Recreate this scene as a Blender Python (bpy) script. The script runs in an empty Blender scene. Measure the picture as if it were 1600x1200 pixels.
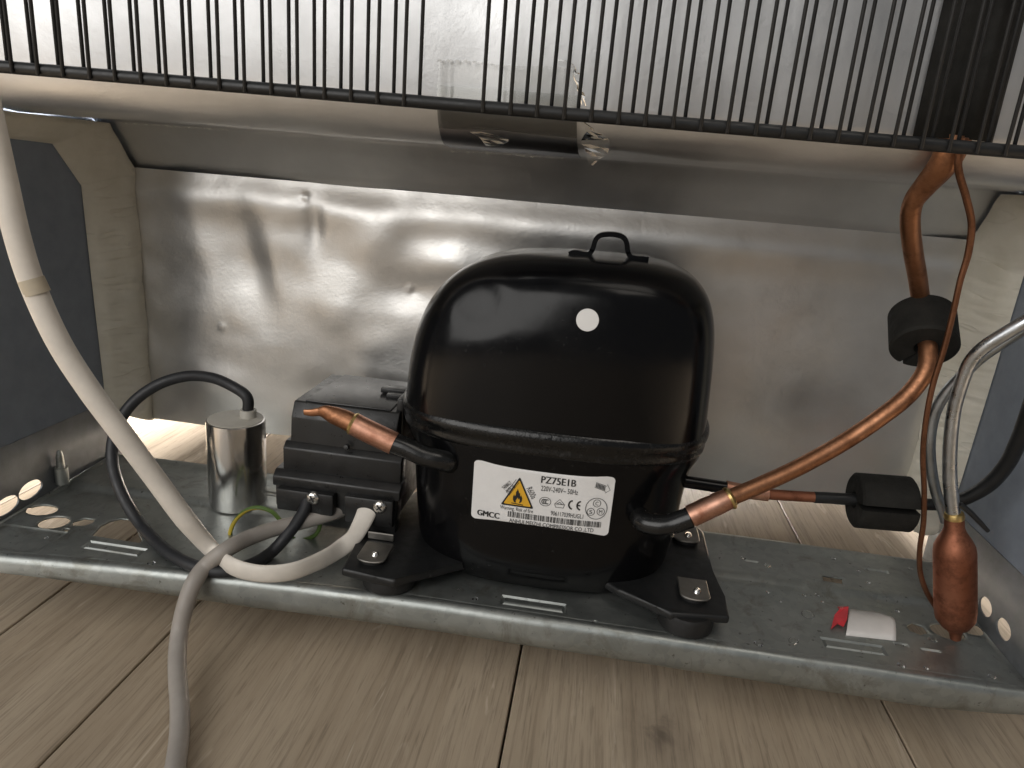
import bpy, bmesh, math, random
from mathutils import Vector, Matrix, noise
from mathutils.geometry import delaunay_2d_cdt
from mathutils.bvhtree import BVHTree
random.seed(4)
S = bpy.context.scene
C = S.collection
PI = math.pi
ZC = 0.238                       # camera height above the floor (metres); tray top is at 0.038

# ------------------------------------------------------------------ camera
PITCH, ROLL, YAW, FPX = math.radians(16.70), math.radians(4.727), math.radians(-6.366), 1100.0
F_ = Vector((math.sin(YAW) * math.cos(PITCH), math.cos(YAW) * math.cos(PITCH), -math.sin(PITCH)))
R0 = Vector((math.cos(YAW), -math.sin(YAW), 0)); U0 = R0.cross(F_)
R_ = math.cos(ROLL) * R0 + math.sin(ROLL) * U0
U_ = -math.sin(ROLL) * R0 + math.cos(ROLL) * U0
cam = bpy.data.cameras.new('camera'); co = bpy.data.objects.new('camera', cam); C.objects.link(co)
co.matrix_world = Matrix(((R_.x, U_.x, -F_.x, 0), (R_.y, U_.y, -F_.y, 0), (R_.z, U_.z, -F_.z, ZC), (0, 0, 0, 1)))
cam.sensor_fit = 'HORIZONTAL'; cam.sensor_width = 36; cam.lens = 36 * FPX / 1600
cam.clip_start = 0.01; cam.clip_end = 50
S.camera = co

# ------------------------------------------------------------------ light
W = bpy.data.worlds.new('World'); S.world = W; W.use_nodes = True
bg = W.node_tree.nodes['Background']; bg.inputs[0].default_value = (0.92, 0.96, 1.0, 1); bg.inputs[1].default_value = 0.115

def area(name, loc, target, sx, sy, power, col):
    l = bpy.data.lights.new(name, 'AREA'); l.shape = 'RECTANGLE'; l.size = sx; l.size_y = sy; l.energy = power; l.color = col
    o = bpy.data.objects.new(name, l); C.objects.link(o); o.location = loc
    o.rotation_euler = (Vector(target) - Vector(loc)).to_track_quat('-Z', 'Y').to_euler()
    return o
area('window_light', (-0.80, -1.0, 0.78), (-0.06, 0.3, 0.15), 1.5, 1.2, 15.5, (1.0, 0.975, 0.94))
area('warm_fill_light', (0.45, -0.5, 1.9), (0.0, 0.2, 0.0), 0.8, 0.8, 4.0, (1.0, 0.92, 0.82))  # added warm fill from above right, not a known lamp
area('front_room_light', (-0.06, 1.35, 0.42), (-0.06, 0.6, 0.0), 0.52, 0.6, 430, (1.0, 0.96, 0.93))
S.view_settings.view_transform = 'Standard'; S.view_settings.look = 'None'
S.view_settings.exposure = 0.12; S.view_settings.gamma = 1.0

# ------------------------------------------------------------------ helpers
def at(px, py, Y=None, z=None, X=None):
    """a point of the place from where it is seen, at a known depth Y, height z above the floor, or side X"""
    d = F_ + R_ * ((px - 800) / FPX) - U_ * ((py - 600) / FPX)
    if Y is not None: t = Y / d.y
    elif z is not None: t = (z - ZC) / d.z
    else: t = X / d.x
    p = d * t
    return Vector((p.x, p.y, p.z + ZC))

def pts(lst):
    out = []
    for q in lst:
        if len(q) == 3: out.append(at(q[0], q[1], Y=q[2]))
        else: out.append(at(q[0], q[1], z=q[3]))
    return out

def lay(P, r):
    """lift the points of a cable that would sink into the tray so that they rest on it"""
    return [p if p.z >= 0.0385 + r or p.y < 0.288 else Vector((0, 0, ZC)) + (p - Vector((0, 0, ZC))) * ((0.0385 + r - ZC) / (p.z - ZC)) for p in P]

def link(name, me, mat=None, parent=None, smooth=True, ang=35):
    o = bpy.data.objects.new(name, me); C.objects.link(o)
    if mat is not None and not me.materials: me.materials.append(mat)
    if smooth:
        for p in me.polygons: p.use_smooth = True
        me.set_sharp_from_angle(angle=math.radians(ang))
    if parent is not None: o.parent = parent
    return o

def mesh(name, bm, mat, parent=None, smooth=True, ang=35):
    me = bpy.data.meshes.new(name)
    bmesh.ops.recalc_face_normals(bm, faces=bm.faces)
    bm.to_mesh(me); bm.free()
    return link(name, me, mat, parent, smooth, ang)

def raw(name, v, f, mat, parent=None, smooth=True, ang=35):
    me = bpy.data.meshes.new(name); me.from_pydata([tuple(x) for x in v], [], f); me.update()
    return link(name, me, mat, parent, smooth, ang)

def tag(o, label=None, cat=None, group=None, kind=None):
    if label: o['label'] = label
    if cat: o['category'] = cat
    if group: o['group'] = group
    if kind: o['kind'] = kind
    return o

def thing(name, label, cat, group=None):
    o = bpy.data.objects.new(name, None); C.objects.link(o)
    o.empty_display_size = 0.01
    return tag(o, label, cat, group)

def base_to(o, loc):
    """move a finished thing's Empty to its base without moving its parts"""
    d = Vector(loc) - o.location
    o.location = loc
    for ch in o.children: ch.location = ch.location - d

def add_box(bm, c, s, rot=None, bev=0.0, seg=2):
    r = bmesh.ops.create_cube(bm, size=1)
    m = Matrix.Translation(c) @ (rot.to_4x4() if rot is not None else Matrix()) @ Matrix.Diagonal((s[0], s[1], s[2], 1))
    bmesh.ops.transform(bm, matrix=m, verts=r['verts'])
    if bev:
        es = list({e for v in r['verts'] for e in v.link_edges})
        bmesh.ops.bevel(bm, geom=es, offset=bev, segments=seg, affect='EDGES', profile=0.5)

def add_prism(bm, poly, z0, z1, bev=0.0, seg=2, axis='z', mat=None):
    def P(a, b, h):
        if axis == 'z': return (a, b, h)
        if axis == 'x': return (h, a, b)
        return (a, h, b)
    lo = [bm.verts.new(P(a, b, z0)) for a, b in poly]; hi = [bm.verts.new(P(a, b, z1)) for a, b in poly]
    n = len(poly); fs = [bm.faces.new(lo[::-1]), bm.faces.new(hi)]
    for i in range(n): fs.append(bm.faces.new((lo[i], lo[(i + 1) % n], hi[(i + 1) % n], hi[i])))
    if bev:
        es = list({e for f in fs for e in f.edges})
        bmesh.ops.bevel(bm, geom=es, offset=bev, segments=seg, affect='EDGES', profile=0.5)

def lathe(bm, prof, c, ax=Vector((0, 0, 1)), seg=40):
    ax = Vector(ax).normalized(); q = ax.to_track_quat('Z', 'Y').to_matrix()
    rings = []
    for r, h in prof:
        if r < 1e-6: rings.append([bm.verts.new(Vector(c) + ax * h)])
        else: rings.append([bm.verts.new(Vector(c) + q @ Vector((r * math.cos(2 * PI * k / seg), r * math.sin(2 * PI * k / seg), h))) for k in range(seg)])
    for a, b in zip(rings, rings[1:]):
        for k in range(seg):
            k2 = (k + 1) % seg
            if len(a) == 1 and len(b) == 1: continue
            if len(a) == 1: bm.faces.new((a[0], b[k], b[k2]))
            elif len(b) == 1: bm.faces.new((a[k], b[0], a[k2]))
            else: bm.faces.new((a[k], b[k], b[k2], a[k2]))
    for ring in (rings[0], rings[-1]):
        if len(ring) > 1: bm.faces.new(ring)

def spline(P, n=10):
    """Catmull-Rom through the points"""
    out = []
    Q = [P[0] * 2 - P[1]] + list(P) + [P[-1] * 2 - P[-2]]
    for i in range(1, len(Q) - 2):
        a, b, c, d = Q[i - 1], Q[i], Q[i + 1], Q[i + 2]
        for k in range(n):
            t = k / n
            out.append(0.5 * ((2 * b) + (c - a) * t + (2 * a - 5 * b + 4 * c - d) * t * t + (3 * b - a - 3 * c + d) * t ** 3))
    out.append(P[-1].copy())
    return out

def tube(bm, path, rad, seg=14, squash=None, n=10, raw_path=False):
    """rad: one radius or a list along the control points; squash: (rx, ry factors) of an ellipse per control point"""
    L = len(path)
    P = path if raw_path else spline(path, n)
    m = len(P)
    def val(lst, i):
        if not isinstance(lst, (list, tuple)): return lst
        t = i / (m - 1) * (L - 1); k = min(int(t), L - 2); return lst[k] * (1 - (t - k)) + lst[k + 1] * (t - k)
    rings = []; T0 = None; N = None
    for i in range(m):
        T = (P[min(i + 1, m - 1)] - P[max(i - 1, 0)]).normalized()
        if N is None:
            N = T.cross(Vector((0, 1, 0)))
            if N.length < 0.1: N = T.cross(Vector((0, 0, 1)))
            N.normalize()
        else: N = (N - T * N.dot(T)).normalized()
        if squash is not None:
            N = T.cross(Vector((0, 1, 0))).normalized()
        B = T.cross(N).normalized()
        r = val(rad, i); sq = 1 if squash is None else val(squash, i)
        rings.append([bm.verts.new(P[i] + N * (r * math.cos(2 * PI * k / seg)) + B * (r * sq * math.sin(2 * PI * k / seg))) for k in range(seg)])
    for a, b in zip(rings, rings[1:]):
        for k in range(seg): bm.faces.new((a[k], a[(k + 1) % seg], b[(k + 1) % seg], b[k]))
    bm.faces.new(rings[0][::-1]); bm.faces.new(rings[-1])
    return P

# ------------------------------------------------------------------ materials
class NT:
    def __init__(s, name):
        s.m = bpy.data.materials.new(name); s.m.use_nodes = True; s.t = s.m.node_tree
        s.b = s.t.nodes['Principled BSDF']; s.out = s.t.nodes['Material Output']
    def n(s, typ, **k):
        o = s.t.nodes.new(typ)
        for a, v in k.items(): setattr(o, a, v)
        return o
    def l(s, a, b): s.t.links.new(a, b)
    def coords(s, scale=(1, 1, 1), src='Object', rnd=False):
        tc = s.n('ShaderNodeTexCoord'); mp = s.n('ShaderNodeMapping'); mp.inputs['Scale'].default_value = scale
        s.l(tc.outputs[src], mp.inputs['Vector'])
        if rnd:
            oi = s.n('ShaderNodeObjectInfo'); mu = s.n('ShaderNodeMath', operation='MULTIPLY'); mu.inputs[1].default_value = 37
            s.l(oi.outputs['Random'], mu.inputs[0]); s.l(mu.outputs[0], mp.inputs['Location'])
        return mp.outputs[0]
    def noise(s, vec, scale, detail=4, rough=0.55, dist=0.0):
        o = s.n('ShaderNodeTexNoise'); o.inputs['Scale'].default_value = scale; o.inputs['Detail'].default_value = detail
        o.inputs['Roughness'].default_value = rough; o.inputs['Distortion'].default_value = dist
        s.l(vec, o.inputs['Vector']); return o.outputs['Fac']
    def ramp(s, fac, stops):
        o = s.n('ShaderNodeValToRGB'); e = o.color_ramp.elements
        while len(e) < len(stops): e.new(0.5)
        for i, (p, c) in enumerate(stops):
            e[i].position = p; e[i].color = (c, c, c, 1) if isinstance(c, (int, float)) else (*c, 1)
        s.l(fac, o.inputs['Fac']); return o.outputs['Color']
    def mix(s, fac, a, b, mode='MIX'):
        o = s.n('ShaderNodeMix', data_type='RGBA', blend_type=mode)
        for i, v in ((0, fac), (6, a), (7, b)):
            if isinstance(v, (int, float)): o.inputs[i].default_value = v
            elif isinstance(v, tuple): o.inputs[i].default_value = (*v, 1)
            else: s.l(v, o.inputs[i])
        return o.outputs[2]
    def bump(s, h, strength=0.3, dist=0.001, prev=None):
        o = s.n('ShaderNodeBump'); o.inputs['Strength'].default_value = strength; o.inputs['Distance'].default_value = dist
        s.l(h, o.inputs['Height'])
        if prev is not None: s.l(prev, o.inputs['Normal'])
        return o.outputs[0]
    def set(s, **k):
        for a, v in k.items():
            i = s.b.inputs[{'col': 'Base Color', 'rough': 'Roughness', 'metal': 'Metallic', 'nrm': 'Normal', 'spec': 'Specular IOR Level', 'coat': 'Coat Weight', 'coatr': 'Coat Roughness', 'sss': 'Subsurface Weight'}[a]]
            if isinstance(v, (int, float)): i.default_value = v
            elif isinstance(v, tuple): i.default_value = (*v, 1)
            else: s.l(v, i)
        return s.m

def simple(name, col, rough, metal=0.0, var=0.12, scale=90, bump=0.06, spec=0.5, rvar=0.12, bscale=900):
    t = NT(name); v = t.coords()
    a = t.noise(v, scale, 5, 0.6)
    c2 = tuple(min(1, x * (1 + var * 2)) for x in col); c1 = tuple(x * (1 - var) for x in col)
    t.set(col=t.ramp(a, [(0.3, c1), (0.7, c2)]), metal=metal, spec=spec)
    b = t.noise(v, scale * 2.3, 4, 0.6)
    t.set(rough=t.ramp(b, [(0.3, max(0.03, rough - rvar)), (0.7, min(1, rough + rvar))]))
    if bump: t.set(nrm=t.bump(t.noise(v, bscale, 3, 0.6), bump, 0.0005))
    return t.m

def m_galv():
    t = NT('galvanised_steel'); v = t.coords()
    vo = t.n('ShaderNodeTexVoronoi'); vo.inputs['Scale'].default_value = 260; t.l(v, vo.inputs['Vector'])
    bw = t.n('ShaderNodeRGBToBW'); t.l(vo.outputs['Color'], bw.inputs[0])
    n = t.noise(v, 40, 6, 0.65)
    c = t.mix(0.45, t.ramp(bw.outputs[0], [(0.1, (0.31, 0.335, 0.325)), (0.9, (0.42, 0.44, 0.425))]), t.ramp(n, [(0.3, (0.28, 0.30, 0.29)), (0.72, (0.46, 0.47, 0.45))]))
    st = t.noise(v, 55, 5, 0.7, 0.6)
    c = t.mix(t.ramp(st, [(0.54, 0.0), (0.70, 0.65)]), c, (0.20, 0.19, 0.15))
    c = t.mix(t.ramp(t.noise(v, 330, 3, 0.6), [(0.66, 0.0), (0.73, 0.7)]), c, (0.10, 0.095, 0.08))
    t.set(col=c, metal=0.85, rough=t.ramp(n, [(0.3, 0.34), (0.7, 0.52)]))
    b = t.bump(t.noise(v, 700, 3, 0.6), 0.10, 0.0006)
    t.set(nrm=t.bump(t.noise(v, 60, 3, 0.5), 0.25, 0.0012, b)); return t.m

def m_foil(name, rough, scale, strength, col=(0.76, 0.745, 0.72)):
    t = NT(name); v = t.coords()
    n = t.noise(v, scale, 2, 0.45, 0.3)
    fine = t.noise(v, 520, 4, 0.65)
    t.set(col=t.ramp(t.noise(v, 25, 5, 0.6), [(0.3, tuple(x * 0.88 for x in col)), (0.7, col)]), metal=0.93,
          rough=t.ramp(t.noise(v, 60, 4, 0.6), [(0.3, rough - 0.04), (0.7, rough + 0.06)]))
    b = t.bump(fine, 0.14, 0.0005)
    b = t.bump(t.noise(v, 130, 4, 0.65, 0.5), 0.10, 0.0012, b)
    t.set(nrm=t.bump(n, strength, 0.004, b)); return t.m

def m_wood(name='oak_laminate', knot=None):
    t = NT(name); v = t.coords(rnd=True)
    def mp(sy, rot=0.0):
        o = t.n('ShaderNodeMapping'); o.inputs['Scale'].default_value = (1, sy, 1); o.inputs['Rotation'].default_value = (0, 0, rot); t.l(v, o.inputs['Vector']); return o.outputs[0]
    broad = t.noise(mp(0.20), 17, 4, 0.55, 0.8)
    mid = t.noise(mp(0.05), 95, 5, 0.62, 1.0)
    fine = t.noise(mp(0.03), 420, 5, 0.7, 0.4)
    pore = t.noise(mp(0.05, 0.03), 900, 3, 0.6, 0.3)
    c = t.ramp(broad, [(0.25, (0.335, 0.255, 0.172)), (0.5, (0.455, 0.36, 0.252)), (0.78, (0.56, 0.46, 0.34))])
    c = t.mix(0.45, c, t.ramp(mid, [(0.3, (0.31, 0.25, 0.185)), (0.7, (0.52, 0.44, 0.345))]))
    c = t.mix(t.ramp(fine, [(0.34, 0.45), (0.50, 0.0)]), c, (0.175, 0.135, 0.095))
    c = t.mix(t.ramp(pore, [(0.32, 0.42), (0.44, 0.0)]), c, (0.16, 0.125, 0.09))
    fl = t.noise(mp(0.16, 0.14), 85, 3, 0.5, 1.6)
    c = t.mix(t.ramp(fl, [(0.66, 0.0), (0.73, 0.6)]), c, (0.64, 0.55, 0.44))
    h = fine
    if knot:
        tc = t.n('ShaderNodeTexCoord'); vs_ = t.n('ShaderNodeVectorMath', operation='SUBTRACT'); vs_.inputs[1].default_value = (*knot, 0); t.l(tc.outputs['Object'], vs_.inputs[0])
        vm = t.n('ShaderNodeVectorMath', operation='MULTIPLY'); vm.inputs[1].default_value = (1, 0.75, 0); t.l(vs_.outputs[0], vm.inputs[0])
        ln = t.n('ShaderNodeVectorMath', operation='LENGTH'); t.l(vm.outputs[0], ln.inputs[0])
        wv = t.noise(mp(0.7), 75, 4, 0.6, 1.0)
        ad = t.n('ShaderNodeMath', operation='MULTIPLY_ADD'); t.l(wv, ad.inputs[0]); ad.inputs[1].default_value = 0.022; t.l(ln.outputs['Value'], ad.inputs[2])
        c = t.mix(t.ramp(ad.outputs[0], [(0.013, 0.85), (0.019, 0.32), (0.036, 0.0)]), c, (0.12, 0.095, 0.075))
    t.set(col=c, rough=t.ramp(mid, [(0.3, 0.44), (0.7, 0.58)]), spec=0.35)
    t.set(nrm=t.bump(fine, 0.3, 0.0008)); return t.m

def m_gloss_black():
    t = NT('gloss_black_paint'); v = t.coords()
    n = t.noise(v, 70, 5, 0.7)
    sp = t.noise(v, 420, 3, 0.7)
    dm = t.noise(v, 26, 3, 0.6)
    dust = t.mix(1.0, t.ramp(sp, [(0.62, 0.0), (0.74, 0.7)]), t.ramp(dm, [(0.46, 0.06), (0.66, 0.9)]), 'MULTIPLY')
    t.set(col=t.mix(dust, (0.0035, 0.0035, 0.004), (0.03, 0.029, 0.027)), spec=0.27,
          rough=t.mix(dust, t.ramp(n, [(0.35, 0.13), (0.75, 0.24)]), (0.5, 0.5, 0.5)))
    t.set(nrm=t.bump(t.noise(v, 95, 2, 0.5), 0.04, 0.0008)); return t.m

def m_weld_black():
    t = NT('rough_black_paint'); v = t.coords()
    n = t.noise(v, 200, 5, 0.75)
    t.set(col=t.ramp(n, [(0.58, (0.005, 0.005, 0.005)), (0.8, (0.05, 0.048, 0.045))]), rough=t.ramp(n, [(0.35, 0.12), (0.7, 0.4)]))
    t.set(nrm=t.bump(t.noise(v, 240, 4, 0.7), 0.3, 0.0008)); return t.m

def m_copper(name, c0, c1, dark, rough):
    t = NT(name); v = t.coords()
    n = t.noise(v, 45, 5, 0.65, 0.5); d = t.noise(v, 120, 6, 0.7)
    c = t.ramp(n, [(0.3, c0), (0.7, c1)])
    c = t.mix(t.ramp(d, [(0.48, 0.0), (0.70, 0.75)]), c, dark)
    t.set(col=c, metal=1.0, rough=t.ramp(d, [(0.3, rough), (0.7, rough + 0.22)]))
    t.set(nrm=t.bump(d, 0.08, 0.0006)); return t.m

def m_foam():
    t = NT('cream_foam_tape'); v = t.coords()
    mp = t.n('ShaderNodeMapping'); mp.inputs['Scale'].default_value = (0.16, 0.16, 1.0); t.l(v, mp.inputs['Vector'])
    w = t.noise(mp.outputs[0], 95, 2, 0.5, 0.15)
    n = t.noise(v, 60, 4, 0.6)
    t.set(col=t.ramp(n, [(0.3, (0.70, 0.66, 0.55)), (0.7, (0.80, 0.76, 0.66))]), rough=0.75, spec=0.25)
    t.set(nrm=t.bump(t.ramp(w, [(0.40, 0.0), (0.55, 0.75), (0.575, 1.0), (0.60, 0.45), (0.75, 0.2)]), 0.42, 0.0016, t.bump(t.noise(v, 500, 3), 0.15, 0.0006))); return t.m

def m_alu_can():
    t = NT('capacitor_aluminium'); v = t.coords()
    mp = t.n('ShaderNodeMapping'); mp.inputs['Scale'].default_value = (1, 1, 0.12); t.l(v, mp.inputs['Vector'])
    st = t.noise(mp.outputs[0], 110, 4, 0.6, 0.6); n = t.noise(v, 70, 4)
    t.set(col=t.ramp(st, [(0.3, (0.55, 0.54, 0.53)), (0.7, (0.78, 0.77, 0.75))]), metal=1.0, rough=t.ramp(n, [(0.3, 0.13), (0.7, 0.26)]))
    t.set(nrm=t.bump(st, 0.05, 0.0008)); return t.m

def m_clear(name='clear_plastic_tape', tint=(0.95, 0.95, 0.94), rough=0.09):
    t = NT(name); v = t.coords()
    tr = t.n('ShaderNodeBsdfTransparent'); tr.inputs[0].default_value = (*tint, 1)
    gl = t.n('ShaderNodeBsdfGlossy'); gl.inputs['Roughness'].default_value = rough; gl.inputs[0].default_value = (0.95, 0.95, 0.95, 1) if rough < 0.2 else (0.35, 0.35, 0.36, 1)
    lw = t.n('ShaderNodeFresnel'); lw.inputs[0].default_value = 1.48
    bp = t.bump(t.noise(v, 38, 2, 0.5, 0.6), 0.12, 0.003)
    t.l(bp, gl.inputs['Normal']); t.l(bp, lw.inputs['Normal'])
    mx = t.n('ShaderNodeMixShader'); t.l(lw.outputs[0], mx.inputs[0]); t.l(tr.outputs[0], mx.inputs[1]); t.l(gl.outputs[0], mx.inputs[2])
    t.l(mx.outputs[0], t.out.inputs[0]); return t.m

GALV = m_galv(); WOOD = m_wood(); WOOD_K = m_wood('knotty_oak_laminate', (-0.0215, 0.268)); GLOSS = m_gloss_black(); WELD = m_weld_black(); FOAM = m_foam(); CAN = m_alu_can(); CLEAR = m_clear()
FOIL = m_foil('wrinkled_foil', 0.36, 20, 0.09); FOIL_B = m_foil('smooth_foil', 0.44, 14, 0.06, (0.79, 0.795, 0.80))
WALL = simple('grey_painted_metal', (0.225, 0.255, 0.300), 0.5, var=0.06, bump=0.10, bscale=1400)
PLASTIC = simple('black_plastic', (0.014, 0.014, 0.014), 0.36, var=0.2, bump=0.05)
PLASTIC_T = simple('black_plastic_lid', (0.018, 0.018, 0.019), 0.30, var=0.04, bump=0.02, rvar=0.03)
SATIN = simple('satin_black_paint', (0.010, 0.010, 0.010), 0.24, var=0.2, bump=0.05, rvar=0.06)
RUBBER = simple('black_rubber', (0.009, 0.0088, 0.0085), 0.62, var=0.2, bump=0.12)
FOAMR = simple('black_foam_rubber', (0.013, 0.0125, 0.011), 0.75, var=0.25, bump=0.4, spec=0.25)
PAINT_B = simple('black_enamel', (0.010, 0.0105, 0.011), 0.45, var=0.15, bump=0.05)
CABLE_W = simple('white_pvc', (0.72, 0.67, 0.60), 0.42, var=0.05, bump=0.04)
CABLE_G = simple('grey_pvc', (0.335, 0.305, 0.275), 0.48, var=0.05, bump=0.04)
CABLE_B = simple('black_pvc', (0.021, 0.022, 0.025), 0.5, var=0.1, bump=0.08)
YELLOW = simple('yellow_pvc', (0.55, 0.42, 0.05), 0.45, var=0.06, bump=0)
GREEN = simple('green_pvc', (0.09, 0.16, 0.03), 0.45, var=0.06, bump=0)
COPPER = m_copper('copper', (0.36, 0.165, 0.085), (0.50, 0.25, 0.14), (0.15, 0.07, 0.04), 0.34)
COPPER_P = m_copper('pale_copper', (0.60, 0.31, 0.21), (0.70, 0.40, 0.29), (0.36, 0.15, 0.09), 0.33)
COPPER_D = m_copper('dark_copper', (0.30, 0.115, 0.065), (0.42, 0.18, 0.11), (0.13, 0.05, 0.03), 0.46)
BRAZE = simple('brass_braze', (0.66, 0.48, 0.20), 0.35, metal=1.0, var=0.15, bump=0.3)
ALU = simple('aluminium_tube', (0.54, 0.56, 0.58), 0.34, metal=1.0, var=0.12, bump=0.06)
ALU_D = simple('dull_aluminium_tube', (0.42, 0.44, 0.45), 0.42, metal=1.0, var=0.12, bump=0.06)
STEEL = simple('plain_steel', (0.30, 0.285, 0.26), 0.42, metal=1.0, var=0.12, bump=0.05)
SCREWM = simple('screw_steel', (0.74, 0.72, 0.68), 0.24, metal=1.0, var=0.1, bump=0)
DARK = simple('dark_recess', (0.02, 0.02, 0.02), 0.7, var=0.1, bump=0)
CREAMCAP = simple('cream_plastic', (0.50, 0.475, 0.42), 0.5, var=0.05, bump=0.03)
STICKER = simple('white_sticker_paper', (0.80, 0.79, 0.78), 0.42, var=0.03, bump=0.02)
DOTM = simple('white_dot_paper', (0.80, 0.79, 0.77), 0.5, var=0.02, bump=0.0)
INK = simple('black_ink', (0.015, 0.015, 0.015), 0.5, var=0.0, bump=0)
INK_Y = simple('yellow_ink', (0.76, 0.42, 0.03), 0.45, var=0.03, bump=0)
WHITEP = simple('white_plastic', (0.70, 0.67, 0.64), 0.5, var=0.04, bump=0.03)
RED = simple('red_plastic', (0.52, 0.035, 0.045), 0.45, var=0.15, bump=0.1)
BEIGE = simple('beige_tape', (0.52, 0.45, 0.34), 0.6, var=0.05, bump=0.05)
wt = NT('water'); wt.b.inputs['Transmission Weight'].default_value = 1.0; wt.b.inputs['IOR'].default_value = 1.33; wt.set(rough=0.02, col=(1.0, 1.0, 1.0)); WATER = wt.m

# ================================================================== floor: laminate planks running away from the camera
fl = raw('floor', [(-1.6, -1.0, -0.012), (1.6, -1.0, -0.012), (1.6, 2.2, -0.012), (-1.6, 2.2, -0.012)], [(0, 1, 2, 3)], DARK, None, False)
tag(fl, kind='structure', label='pale oak laminate floor boards running under the fridge')
xs = [-1.455, -1.277, -1.097, -0.917, -0.737, -0.557, -0.377, -0.2728, -0.1965, -0.0186, 0.1635, 0.343, 0.523, 0.703, 0.883, 1.063, 1.243, 1.423]
ends = {}
for i, (a, b) in enumerate(zip(xs, xs[1:])):
    cuts = [-0.9 + 0.37 * ((i * 5) % 4), 2.1]
    y0 = -1.0
    for y1 in ([1.05 + 0.12 * ((i * 7) % 5), 2.1]):
        bm = bmesh.new()
        add_box(bm, (0, (y0 + y1) / 2, -0.006), (b - a - 0.0011, y1 - y0 - 0.0011, 0.012), bev=0.0005, seg=1)
        o = mesh('plank', bm, WOOD_K if a < 0 < b and y0 < 0 else WOOD, fl, True, 20); o.location = ((a + b) / 2, 0, random.uniform(-0.00012, 0.00012))
        y0 = y1

# ================================================================== fridge cabinet round the compressor bay
XL, XR, YR = -0.302, 0.210, 0.420            # inner side walls, rear panel
z_ = lambda z: z + ZC
fr = thing('refrigerator', 'grey fridge cabinet seen from behind with silver foil lining round its open motor bay', 'refrigerator')
for x, s in ((XL, -1), (XR, 1)):
    bm = bmesh.new()
    add_box(bm, (x + s * 0.006, 0.575, (z_(-0.1645) + 0.62) / 2), (0.012, 0.57, 0.62 - z_(-0.1645)), bev=0.0008)
    mesh('side_wall', bm, WALL, fr)
# foil of the back: vertical sheet, rounded lip, ceiling of the bay, 45 degree step down to the rear panel
YB = 0.296
prof = [(YB, 0.62)] + [(YB, z_(0.30 - 0.02 * k)) for k in range(13)]
rl = 0.020
zc = z_(0.0105)
for k in range(1, 10):
    a = PI / 2 * k / 9
    prof.append((YB + rl - rl * math.cos(a), zc + rl - rl * math.sin(a)))
prof += [(0.325, zc), (0.345, zc), (0.365, zc), (0.385, zc), (0.3985, zc + 0.0002), (0.4015, zc - 0.0015), (0.408, zc - 0.0095), (0.4165, zc - 0.0200), (0.4205, zc - 0.0262), (0.4300, zc - 0.0300), (0.4310, zc - 0.0450)]
def wav(x, y, z, amp):
    p = Vector((x * 22, y * 22, z * 22))
    return amp * (noise.noise(p) + 0.4 * noise.noise(p * 2.7))
NX = 150; V = []; Fc = []
for i in range(NX + 1):
    x = XL + 0.0005 + (XR - XL - 0.001) * i / NX
    for j, (y, z) in enumerate(prof):
        dy = wav(x, 0.3, z * 0.25, 0.0009) if z > zc + 0.01 else 0
        dz = 0.0022 * noise.noise(Vector((x * 11 + y * 20, y * 55, 0.7))) + 0.0008 * noise.noise(Vector((x * 30, y * 90, 3.1))) if abs(z - zc) < 0.006 and y < 0.396 else 0
        V.append((x, y + dy, z + dz))
m = len(prof)
for i in range(NX):
    for j in range(m - 1): Fc.append((i * m + j, i * m + j + 1, (i + 1) * m + j + 1, (i + 1) * m + j))
raw('foil_lip', V, Fc, FOIL_B, fr, True, 60)
# rear foil panel, dented
dents = [(-0.16, -0.095, -0.0022, 0.015, 0.02),
         (-0.135, -0.045, -0.0026, 0.018, 0.014), (-0.115, -0.075, 0.0022, 0.02, 0.012), (-0.09, -0.055, -0.0028, 0.022, 0.012), (-0.135, -0.11, -0.002, 0.018, 0.014), (-0.24, -0.15, -0.002, 0.03, 0.014), *[(at(a, b, Y=YR).x, at(a, b, Y=YR).z - ZC, d, 0.0022, 0.0022) for a, b, d in ((640, 452, -0.0006), (645, 456, 0.0005), (351, 510, -0.0006), (478, 308, -0.0010), (474, 313, 0.0006))], *[(at(a, b, Y=YR).x, at(a, b, Y=YR).z - ZC, d, 0.006, 0.015) for a, b, d in ((492, 350, 0.0020),)],]
VX = [at(p, 420, Y=YR).x for p in (232, 318, 388, 436)]; VZ = at(380, 415, Y=YR).z - ZC
def sm(t):
    t = max(0.0, min(1.0, t)); return t * t * (3 - 2 * t)
NXr, NZr = 300, 104; V = []; Fc = []
x0, x1, z0, z1 = -0.2915, 0.1965, -0.180, -0.0155
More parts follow.
